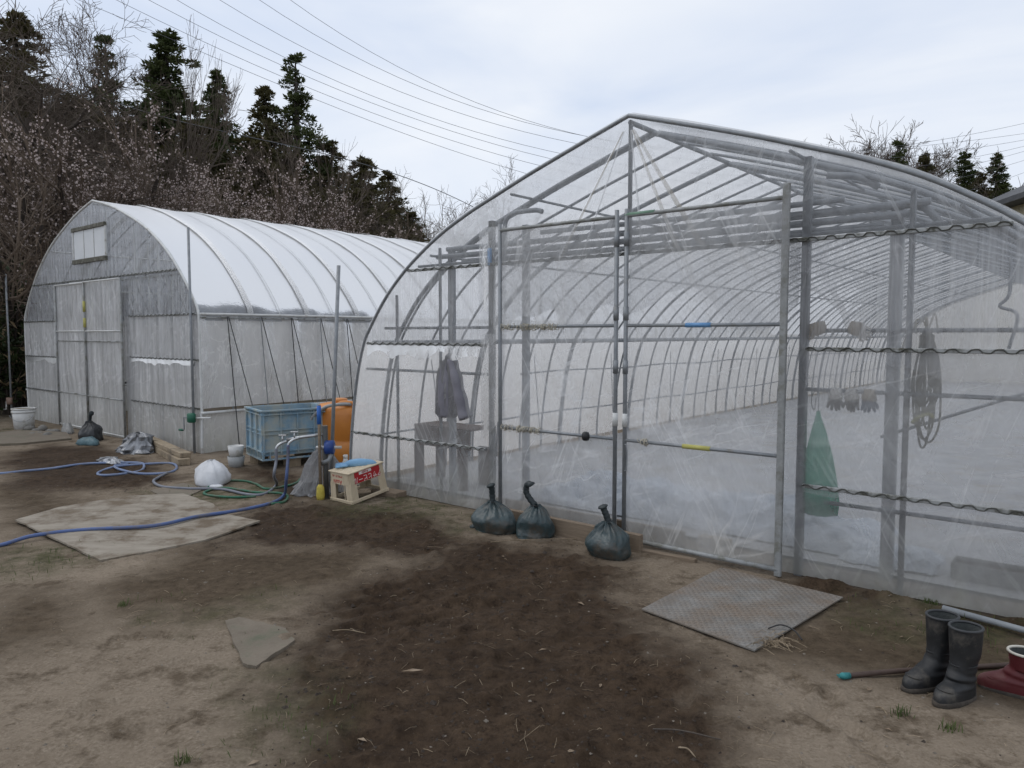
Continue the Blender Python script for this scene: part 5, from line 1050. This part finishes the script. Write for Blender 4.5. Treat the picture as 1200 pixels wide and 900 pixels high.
# blue rubber gloves and a white bottle on the crate
M_BLUEG = pm('blue_rubber', (.16, .33, .52), (.24, .43, .62), 8, .5, 0, .2)
gl = empty('rubber_glove', tuple(np.array([cn[0], cn[1], 0]) + DP * .20 - FR * .15 + np.array([0, 0, .335])), ANG + .5, 'light blue rubber glove lying on the beer crate', 'glove')
gl.rotation_euler = (math.radians(8.5), 0, ANG + .9)
MB().tube(catmull([(-.16, 0, .004), (-.08, .01, .016), (.02, 0, .022), (.12, 0, .016), (.17, -.01, .006)], 5), [.012, .016, .02, .026, .032, .036, .038, .04, .042, .043, .043, .042, .040, .038, .036, .034, .032, .028, .024, .018, .012], 12).build('cuff', M_BLUEG, gl, True)
for k in range(4): MB().tube(catmull([(-.10, -.03 + .02 * k, .008), (-.17, -.045 + .03 * k, .005), (-.22, -.05 + .034 * k, -.002)], 4), [.013, .013, .012, .012, .011, .011, .010, .009, .006], 7).build('finger', M_BLUEG, gl, True)
wb = W(-2.93, -.42); bt = empty('white_bottle', wb, 0, 'small white plastic bottle behind the beer crate', 'bottle')
MB().loft([(0, 0, 0, .05, .04), (0, 0, .2, .055, .045), (0, 0, .30, .05, .04), (0, 0, .35, .025, .025), (0, 0, .38, .02, .02)], 18).build('body', M_WHITE, bt, True); MB().loft([(0, 0, .38, .024, .024), (0, 0, .41, .024, .024)], 14).build('cap', M_WHITE, bt, True)
# ------------------------------------------------------------------ standpipe with two taps, pole, brush
SP = gnd(383, 584); M_BRASS = pm('chrome_tap', (.38, .39, .40), (.52, .53, .54), 12, .3, .8, .05)
t = empty('standpipe', (SP[0], SP[1], 0), 0, 'standpipe with two taps and a blue valve beside the beer crate', 'standpipe')
def spz(y): return EYE - (y - HORIZON) / F_PX * SP[1] * 1.0
px = lambda x: (x - 383) / F_PX * SP[1]
MB().tube([(0, 0, -.05), (-.01, 0, spz(500))], .022, 10).build('riser', pm('dark_riser', (.05, .05, .05), (.10, .10, .095), 9, .6), t, True)
MB().bbox((-.015, .03, spz(545)), (.05, .04, .75), .004).build('post', M_WOOD, t)
zt = spz(513)
MB().tube([(-.01, 0, zt + .03), (px(352), -.02, zt), (px(338), -.03, zt - .02)], .015, 8).build('branch_pipe', M_BRASS, t, True)
taps = []
for x, y in ((345, 517), (331, 521)):
    z = spz(y); a_ = px(x)
    MB().tube(catmull([(a_ + .06, -.02, z + .03), (a_ + .02, -.05, z + .02), (a_ - .02, -.08, z - .01), (a_ - .03, -.085, z - .05)], 4), .013, 8).build('tap', M_BRASS, t, True)
    MB().tube([(a_ + .02, -.04, z + .02), (a_ + .02, -.04, z + .085)], .008, 6).build('spindle', M_BRASS, t, True)
    MB().bbox((a_ + .02, -.04, z + .09), (.075, .016, .012), .003).build('tap_handle', M_BRASS, t); taps.append((SP[0] + a_ - .03, SP[1] - .085, z - .05))
M_BLUEV = pm('blue_valve', (.012, .035, .16), (.02, .06, .24), 10, .4, 0, .1)
zv = spz(527)
MB().tube([(px(372), -.02, zv + .02), (px(402), -.02, zv + .02)], .014, 8).build('valve_pipe', M_WHITE, t, True)
vx = px(388)
MB().tube([(vx - .045, -.02, zv + .02), (vx - .04, -.02, zv + .02), (vx + .04, -.02, zv + .02), (vx + .045, -.02, zv + .02)], [.05, .068, .068, .05], 18).build('blue_valve', M_BLUEV, t, True)
MB().tube([(vx + .02, -.03, zv - .03), (vx, -.05, zv - .10), (px(378), -.02, zv - .14)], .022, 8).build('elbow', M_STEEL, t, True)
# leaning steel pipe
A = gnd(381, 583); tag(MB().tube([(A[0] + .02, A[1] + .12, -.05), (A[0] + .14, A[1] + .12, spz(315) + .04)], .0185, 8).build('steel_pole', M_STEEL, None, True), 'leaning grey steel pipe rising between the two greenhouses', 'pole')
t = empty('brush', (SP[0] - .055, SP[1] - .06, 0), 0, 'long handled brush with blue grip and yellow bristles leaning on the standpipe', 'brush')
MB().tube([(.01, 0, .10), (0, .03, spz(474))], .015, 8).build('handle', M_WOOD, t, True); MB().tube([(.0, .028, spz(497)), (0, .03, spz(475))], .021, 8).build('grip', pm('blue_grip', (.02, .10, .38), (.04, .16, .50), 9, .45), t, True)
MB().loft([(.01, 0, -.005, .035, .03), (.01, 0, .04, .042, .036), (.01, 0, .12, .036, .03), (.01, 0, .15, .018, .016)], 18, lambda q, k: .004 * math.sin(9 * q)).build('bristles', pm('yellow_bristles', (.40, .32, .05), (.58, .48, .10), 22, .85, 0, .6, 90), t, True)
crumple('clear_plastic_bag', [(0, 0, 0, .20, .15), (0, 0, .02, .22, .17), (.02, 0, .14, .18, .14), (.05, 0, .30, .13, .10), (.06, 0, .42, .08, .07), (.06, 0, .48, .03, .03)], np.array([SP[0] - .16, SP[1] + .25, 0]), .3, film('dirty_clear_bag', .45, .75, (.55, .55, .56), (7, 7, 7), .18), 'tall crumpled clear plastic bag behind the taps', 'bag', 61, .045)
crumple('clear_plastic_bag', [(0, 0, 0, .12, .08), (0, 0, .015, .14, .10), (.02, 0, .05, .11, .08), (.03, 0, .10, .05, .04)], ctr(352, 573, .08), .2, MATS['dirty_clear_bag'], 'small crumpled clear plastic bag on the soil under the taps', 'bag', 62, .03)
# pole with the roll-up winder at the far corner
PC = gnd(228, 531); hz = EYE + (HORIZON - 268) / F_PX * PC[1]
t = empty('winder_pole', (PC[0], PC[1], 0), ANG, 'thin pole with a green crank winder at the corner of the milky greenhouse', 'winder pole')
MB().tube([(0, 0, -.1), (0, 0, hz)], .018, 8).build('pole', M_STEEL, t, True)
M_GREEN = pm('green_winder', (.012, .09, .055), (.025, .14, .085), 9, .5, 0, .1)
wz = EYE - (490 - HORIZON) / F_PX * PC[1]
MB().loft([(0, -.03, wz - .06, .05, .04), (0, -.03, wz - .05, .075, .05), (0, -.03, wz + .05, .075, .05), (0, -.03, wz + .065, .05, .04)], 20).build('gearbox', M_GREEN, t, True)
cr_b = MB().tube(catmull([(-.06, -.05, wz), (-.14, -.06, wz), (-.145, -.06, wz - .02), (-.15, -.06, wz - .15), (-.16, -.07, wz - .17)], 4), .009, 7).build('crank', M_STEEL, t, True)
MB().tube([(-.16, -.07, wz - .17), (-.26, -.07, wz - .175)], .016, 8).build('crank_handle', M_GREEN, t, True)
MB().tube([(.05, 0, wz), (.35, .05, wz + .02)], .012, 7).build('drive_shaft', M_STEEL_W, t, True)
PC2 = gnd(14, 489); h2 = EYE + (HORIZON - 322) / F_PX * PC2[1]; wz2 = EYE - (470 - HORIZON) / F_PX * PC2[1]
t = empty('winder_pole', (PC2[0], PC2[1], 0), ANG, 'thin pole with a rusty crank winder behind the white bucket', 'winder pole')
MB().tube([(0, 0, -.1), (0, 0, h2)], .018, 8).build('pole', M_STEEL, t, True)
MB().loft([(0, -.03, wz2 - .06, .05, .04), (0, -.03, wz2 - .05, .085, .05), (0, -.03, wz2 + .06, .085, .05), (0, -.03, wz2 + .07, .05, .04)], 18).build('gearbox', pm('faded_red_box', (.20, .13, .10), (.28, .19, .15), 9, .6), t, True)
MB().tube([(-.06, -.06, wz2), (-.09, -.06, wz2 - .16), (-.22, -.06, wz2 - .17)], .012, 6).build('crank', M_WHITE, t, True)

# ------------------------------------------------------------------ hoses
M_HBLUE = pm('blue_hose', (.055, .10, .26), (.085, .13, .28), 6, .5, 0, .1, dirt=(.13, .12, .115), dscale=5, dirt_amt=(.46, .66)); M_HGREY = pm('dull_hose', (.13, .14, .17), (.20, .21, .24), 6, .55, 0, .1); M_HGREEN = pm('green_hose', (.012, .10, .055), (.03, .15, .085), 6, .5, 0, .1, dirt=(.10, .10, .07), dscale=6, dirt_amt=(.46, .66))
M_HPALE = pm('pale_blue_hose', (.12, .17, .30), (.20, .25, .38), 6, .5, 0, .1, dirt=(.17, .16, .15), dscale=4)
def hose(name, pix, r, mat, lab, head=None, lift=.0):
    pts = [on_ground(x, y, r * .8 + lift + (z if z else 0)) for x, y, z in [(p + (0,))[:3] for p in pix]]
    if head: pts += [np.array(h) for h in head]
    return tag(MB().tube(catmull(pts, 8), r, 8).build(name, mat, None, True), lab, 'hose')
tp0, tp1 = taps
hose('garden_hose', [(-40, 645), (0, 640), (40, 634, .03), (100, 627, .03), (180, 623, .03), (230, 612, .03), (280, 602, .02), (318, 593), (333, 583)], .0155, M_HBLUE, 'long blue hose from the tap across the plywood sheet', [(tp0[0] - .005, tp0[1] - .06, .22), (tp0[0], tp0[1] - .01, tp0[2] - .10), (tp0[0], tp0[1], tp0[2] + .02)])
hose('garden_hose', [(-40, 556), (0, 556), (30, 553), (60, 550), (95, 546), (125, 544), (155, 543), (168, 546), (165, 552), (140, 556), (118, 558), (116, 554), (135, 549), (165, 546), (200, 544), (207, 549), (196, 555), (165, 556), (140, 553), (135, 548), (150, 545)], .0145, M_HPALE, 'pale blue hose coiled on the soil before the silver tarpaulin')
hose('garden_hose', [(196, 556), (186, 562), (180, 567), (190, 571), (220, 573), (260, 574), (290, 579), (310, 579), (324, 570)], .0145, M_HGREY, 'dull grey hose running past the white sack up to the left tap', [(tp1[0] - .01, tp1[1] - .05, .25), (tp1[0], tp1[1] - .005, tp1[2] - .10), (tp1[0], tp1[1], tp1[2] + .02)])
hose('garden_hose', [(240, 573), (262, 565), (285, 564), (300, 568), (312, 573), (335, 570), (348, 566), (352, 562)], .0125, M_HGREEN, 'green hose arching over the grass right of the white sack')
hose('garden_hose', [(300, 582), (270, 583), (243, 580), (241, 576), (262, 572), (300, 577), (325, 578), (337, 583), (333, 590), (318, 594)], .0125, M_HGREEN, 'loop of green hose lying beside the plywood sheet')

# ------------------------------------------------------------------ boots
M_RUB = pm('black_rubber', (.010, .011, .012), (.024, .025, .027), 7, .55, 0, .15, 30, dirt=(.095, .085, .072), dscale=9, dirt_amt=(.52, .74)); M_RUBD = pm('muddy_sole', (.030, .026, .022), (.085, .070, .056), 12, .85, 0, .5)
M_RUBR = pm('red_rubber', (.085, .014, .017), (.13, .026, .029), 6, .5, 0, .1, 30, dirt=(.15, .07, .06), dscale=6, dirt_amt=(.5, .75)); M_CREAM = pm('cream_rim', (.50, .48, .42), (.58, .56, .50), 9, .6)
M_LINER = pm('dark_lining', (.045, .05, .05), (.075, .082, .08), 30, .95); M_RIMB = pm('black_rim', (.025, .027, .03), (.05, .053, .057), 9, .5, 0, 0)
def boot(toe, heel, h, mats, lab, rs=.062, name='rubber_boot', lean=0., grp=None, yz=1.0):
    toe, heel = np.array(toe), np.array(heel); d = toe - heel; d[2] = 0; Lb = np.linalg.norm(d); rz = math.atan2(d[1], d[0])
    t = empty(name, (heel[0], heel[1], gz(heel) - .004), rz, lab, 'boot', grp)
    # horizontal slices: (z, back x, front x, half width); the boot points along +x from its heel
    F = Lb; prof = [(.0, .0, F, .047), (.02, -.002, F + .002, .050), (.05, -.002, F - .003, .051), (.072, .0, F - .03, .049), (.092, .002, F - .085, .047), (.112, .004, .155, .046), (.135, .006, .132, .046), (.17, .004, .124, .049), (h * .62, -.004, .122, .055), (h * .8, -.008, .124, .059), (h, -.012, .126, .062)]
    ww = lambda q, k: .0025 * math.sin(k * 38 + 2 * q) * (.25 < k < .62) + .0015 * math.sin(3 * q + 9 * k)
    den = catmull([np.array(p) for p in prof], 4)
    rg_ = [((p[1] + p[2]) / 2 + lean * p[0], 0, p[0], (p[2] - p[1]) / 2, p[3]) for p in den]
    n = 32; MB().loft(rg_, n, ww, True, False, .86).build('shaft', mats[0], t, True)
    c, z, rx, ry = rg_[-1][0], h, rg_[-1][3], rg_[-1][4]
    MB().loft([(c, 0, z - .003, rx - .003, ry - .003), (c - lean * .03, 0, z - .03, rx - .008, ry - .008), (c - lean * .07, 0, z - .07, rx - .012, ry - .012)], n, None, False, True).build('lining', M_LINER, t, True)
    MB().tube([(c + rx * math.cos(q), ry * math.sin(q), z) for q in np.linspace(0, 2 * math.pi, 33)[:-1]], .0062, 8, closed=True).build('rim', mats[1], t, True)
    so = MB(); so.loft([((F) / 2, 0, -.002, F / 2 + .003, .050), (F / 2, 0, .006, F / 2 + .008, .055), (F / 2, 0, .020, F / 2 + .007, .0545), (F / 2, 0, .026, F / 2 + .001, .050)], n, lambda q, k: .0012 * math.sin(24 * q), True, True, .86); so.build('sole', M_RUBD, t, True)
    MB().tube([(p[0] + (p[3] + .001) * math.cos(q), (p[4] + .001) * math.sin(q), p[2]) for p in [rg_[int(len(rg_) * .66)]] for q in np.linspace(0, 2 * math.pi, 33)[:-1]], .003, 5, closed=True).build('seam', mats[0], t, True)
    MB().tube([(F - .055 + .03 * math.cos(q), .036 * math.sin(q), .066 + .004 * math.cos(q)) for q in np.linspace(-1.9, 1.9, 15)], .004, 5).build('toe_cap', mats[0], t, True)
    return t, rg_
b1, _ = boot(gnd(1060, 811), gnd(1112, 799), .322, (M_RUB, M_RIMB), 'black rubber boot, the left and farther one of the muddy pair')
b2, _ = boot(gnd(1098, 829), gnd(1138, 815), .322, (M_RUB, M_RIMB), 'black rubber boot, the right and nearer one of the muddy pair')
tR = gnd(1147, 803); hR = tR + np.array([.22, -.145, 0]); hR = tR + (hR - tR) / np.linalg.norm(hR - tR) * .262
b3, rg3 = boot(tR, hR, .205, (M_RUBR, M_CREAM), 'short dark red rubber boot with cream rim at the right edge', lean=.16)
sR = gnd(1170, 797); boot(sR, sR + (hR - tR), .205, (M_RUBR, M_CREAM), 'second dark red rubber boot, mostly hidden behind the first', lean=.16)
# oval maker's mark on the red boot (side that faces the camera)
mk = MB(); p = rg3[int(len(rg3) * .88)]
for rr_, ax, az_ in ((.0011, .022, .013),):
    mk.tube([(p[0] + .020 + ax * math.cos(q), -p[4] * .93 - .003, .165 + az_ * math.sin(q)) for q in np.linspace(0, 2 * math.pi, 25)[:-1]], .0011, 5, closed=True)
mk.build('oval_mark', pm('pink_print', (.40, .24, .23), (.48, .30, .29), 9, .6), b3)
text_mesh('ION', .0165, MATS['pink_print'], 'lettering', b3, Matrix.Translation((p[0] + .020, -p[4] * .93 - .0036, .165)) @ Matrix(((1, 0, 0, 0), (0, 0, -1, 0), (0, 1, 0, 0), (0, 0, 0, 1))), .0006)
# stick with a taped end, and a grey pipe at the foot of the wall
A, B = on_ground(992, 797, .016), on_ground(1215, 780, .02)
t = empty('stick', (0, 0, 0), 0, 'dark brown stick with a teal taped end lying behind the boots', 'stick')
MB().tube(catmull([A, A * .7 + B * .3 + [0, 0, .006], A * .35 + B * .65, B], 5), .0125, 8).build('shaft', pm('brown_stick', (.055, .035, .028), (.10, .068, .055), 8, .6, 0, .3, 40), t, True)
dAB = (A - B) / np.linalg.norm(A - B); MB().tube([A - dAB * .015, A + dAB * .02, A + dAB * .035], [.0145, .0165, .009], 8).build('taped_end', pm('teal_tape', (.02, .16, .17), (.05, .26, .26), 60, .6, 0, .3), t, True)
for k in range(5): MB().tube([A + dAB * .03, A + dAB * .045 + np.array([.0, .006 * (k - 2), .004 * (k % 3)])], .003, 4).build('frayed_tape', MATS['teal_tape'], t)
A, B = W(2.22, -.17, .03), W(3.3, -.42, .03); tag(MB().tube([A, (A + B) / 2, B], .0175, 8).build('grey_pipe', pm('grey_pvc', (.20, .22, .24), (.28, .30, .32), 8, .5), None, True), 'grey plastic pipe lying along the foot of the near wall at the right', 'pipe')
# dead stalks on the corner of the chequer plate and a scrap of black strap
tag(MB().tube(catmull([on_ground(900, 742, .03), on_ground(915, 741, .045), on_ground(930, 745, .03), on_ground(940, 752, .01)], 5), .004, 5).build('strap_scrap', M_BLACK, None, True), 'short scrap of black strap on the corner of the chequer plate', 'strap')

# ------------------------------------------------------------------ litter, pebbles, grass: nobody could count them
rg = np.random.RandomState(9)
def near_pts(n, lo=2.1, hi=10.):
    y = lo * (hi / lo) ** rg.rand(n); x = (rg.rand(n) * 1.5 - .75) * y; P = np.stack([x, y], -1)
    b = (P - ORG[:2]) @ DP[:2]; return P[b < -.12]
def lay(P): return ground_h(P[:, 0], P[:, 1])
m_ = MB(); P = near_pts(1300); H_ = lay(P)
for (x, y), z in zip(P, H_):
    l_ = rg.uniform(.015, .075) * (1 if rg.rand() < .93 else 2.0); a = rg.uniform(0, 6.28); k = rg.normal(0, .25); w_ = rg.uniform(.0006, .0014)
    p0 = np.array([x, y, z + .003]); p1 = p0 + [math.cos(a) * l_ / 2, math.sin(a) * l_ / 2, .003 + rg.rand() * .006]; p2 = p1 + [math.cos(a + k) * l_ / 2, math.sin(a + k) * l_ / 2, -.004]; m_.tube([p0, p1, p2], w_, 3, cap=False)
tag(m_.build('straw_litter', pm('straw', (.14, .105, .065), (.34, .27, .19), 30, .9, 0, 0)), 'scattered bits of straw and dry stalks on the soil', 'straw', kind='stuff')
m_ = MB(); P = near_pts(650); H_ = lay(P)
for (x, y), z in zip(P, H_):
    s_ = rg.uniform(.003, .010) * (1 if rg.rand() < .95 else 1.7); q = rg.uniform(0, 6.28, 1)[0]; c_, n_ = math.cos(q), math.sin(q)
    e = [rg.uniform(.6, 1.2) for _ in range(5)]; m_.add([(x + c_ * s_ * e[0], y + n_ * s_ * e[0], z), (x - n_ * s_ * e[1], y + c_ * s_ * e[1], z), (x - c_ * s_ * e[2], y - n_ * s_ * e[2], z), (x + n_ * s_ * e[3], y - c_ * s_ * e[3], z), (x, y, z + s_ * .7 * e[4])], [(0, 1, 4), (1, 2, 4), (2, 3, 4), (3, 0, 4)])
tag(m_.build('pebbles', pm('pebble', (.10, .085, .068), (.24, .21, .175), 60, .9, 0, 0)), 'small pebbles and crumbs of soil strewn over the yard', 'pebbles', kind='stuff')
m_ = MB(); P = near_pts(4500); mud_ = ground_masks(P[:, 0], P[:, 1])[0]; P = P[rg.rand(len(P)) < .02 + .9 * mud_]; H_ = lay(P)
for (x, y), z in zip(P, H_):
    s_ = rg.uniform(.004, .013) * (1 if rg.rand() < .94 else 1.8); q = rg.uniform(0, 6.28, 1)[0]; c_, n_ = math.cos(q), math.sin(q)
    e = [rg.uniform(.6, 1.3) for _ in range(5)]; m_.add([(x + c_ * s_ * e[0], y + n_ * s_ * e[0], z - .002), (x - n_ * s_ * e[1], y + c_ * s_ * e[1], z - .002), (x - c_ * s_ * e[2], y - n_ * s_ * e[2], z - .002), (x + n_ * s_ * e[3], y - c_ * s_ * e[3], z - .002), (x, y, z + s_ * .6 * e[4])], [(0, 1, 4), (1, 2, 4), (2, 3, 4), (3, 0, 4)])
tag(m_.build('soil_clods', pm('clod', (.026, .020, .016), (.062, .048, .038), 40, .95, 0, 0)), 'crumbly clods of dark soil in the damp middle of the yard', 'soil', kind='stuff')
m_ = MB(); P = near_pts(48, 2.2, 8); H_ = lay(P)
for (x, y), z in zip(P, H_):
    l_ = rg.uniform(.01, .026); a = rg.uniform(0, 6.28); u_ = np.array([math.cos(a), math.sin(a), rg.normal(0, .15)]); v_ = np.array([-math.sin(a), math.cos(a), rg.normal(0, .2)]); p0 = np.array([x, y, z + .006])
    m_.add([p0 - u_ * l_, p0 + v_ * l_ * .4 + [0, 0, .006], p0 + u_ * l_, p0 - v_ * l_ * .4 + [0, 0, .004], p0], [(0, 4, 1), (1, 4, 2), (2, 4, 3), (3, 4, 0)])
tag(m_.build('dead_leaves', pm('dead_leaf', (.15, .105, .065), (.30, .235, .17), 20, .85, 0, 0)), 'dry curled leaves scattered on the soil', 'leaves', kind='stuff')
m_ = MB(); P = near_pts(30000, 2.2, 13); gr_ = ground_masks(P[:, 0], P[:, 1])[2]; P = P[rg.rand(len(P)) < gr_ * .55 * (vn(P[:, 0] * 5, P[:, 1] * 5, 88) > .42)]; H_ = lay(P)
clump = [on_ground(1055, 838), on_ground(1112, 857), on_ground(1085, 705), on_ground(1095, 706), on_ground(215, 893), on_ground(145, 710)]
for c_ in clump: 
    Q = c_[:2] + rg.normal(0, .018, (45, 2)); P = np.concatenate([P, Q]); H_ = np.concatenate([H_, lay(Q)])
for (x, y), z in zip(P, H_):
    h_ = rg.uniform(.012, .045); a = rg.uniform(0, 6.28); ln = rg.uniform(.2, .9) * h_; w_ = rg.uniform(.0012, .0026); s_ = np.array([-math.sin(a) * w_, math.cos(a) * w_, 0]); d_ = np.array([math.cos(a) * ln, math.sin(a) * ln, h_]); p0 = np.array([x, y, z - .002])
    m_.add([p0 - s_, p0 + s_, p0 + d_ * .55 + s_ * .8 + [0, 0, h_ * .12], p0 + d_ * .55 - s_ * .8 + [0, 0, h_ * .12], p0 + d_], [(0, 1, 2, 3), (3, 2, 4)])
tag(m_.build('grass', pm('grass_blades', (.045, .075, .018), (.11, .13, .045), 3, .8, 0, 0, trans=.25)), 'thin patches of short grass in the trodden soil', 'grass', kind='stuff')
m_ = MB()
for k in range(60):
    p0 = on_ground(908 + rg.normal(0, 8), 757 + rg.normal(0, 4), .02); a = rg.uniform(0, 6.28); l_ = rg.uniform(.03, .10); m_.tube([p0, p0 + [math.cos(a) * l_ * .5, math.sin(a) * l_ * .5, .012], p0 + [math.cos(a + .4) * l_, math.sin(a + .4) * l_, -.004]], .0016, 3, cap=False)
tag(m_.build('dead_stalks', MATS['straw']), 'tuft of dead stalks at the near corner of the chequer plate', 'straw', kind='stuff')
for i, (x0, y0, x1, y1, lab) in enumerate(((765, 857, 845, 872, 'thin fallen twig on the mud in the foreground'), (795, 880, 815, 893, 'short pale split stick at the bottom of the picture'), (390, 738, 428, 743, 'pale twig on the mud right of the half buried slab'), (1026, 832, 1040, 842, 'short pale twig before the black boots'), (575, 640, 690, 632, 'long thin twig on the mud before the tied sacks'))):
    A, B = on_ground(x0, y0, .008), on_ground(x1, y1, .008); tag(MB().tube(catmull([A, A * .6 + B * .4 + [.01, .005, .008], B], 4), [.0035] * 4 + [.003] * 4 + [.002], 5).build('twig', MATS['straw'] if i != 0 else M_BARK, None, True), lab, 'twig')
A = on_ground(483, 790, .012); tag(MB().add([A + [-.05, 0, 0], A + [0, .012, .008], A + [.055, .01, .002], A + [.01, -.012, .006], A + [0, 0, .012]], [(0, 4, 1), (1, 4, 2), (2, 4, 3), (3, 4, 0), (0, 1, 2, 3)]).build('bark_chip', MATS['dead_leaf'], None), 'pale chip of bark on the dark mud in the foreground', 'chip')
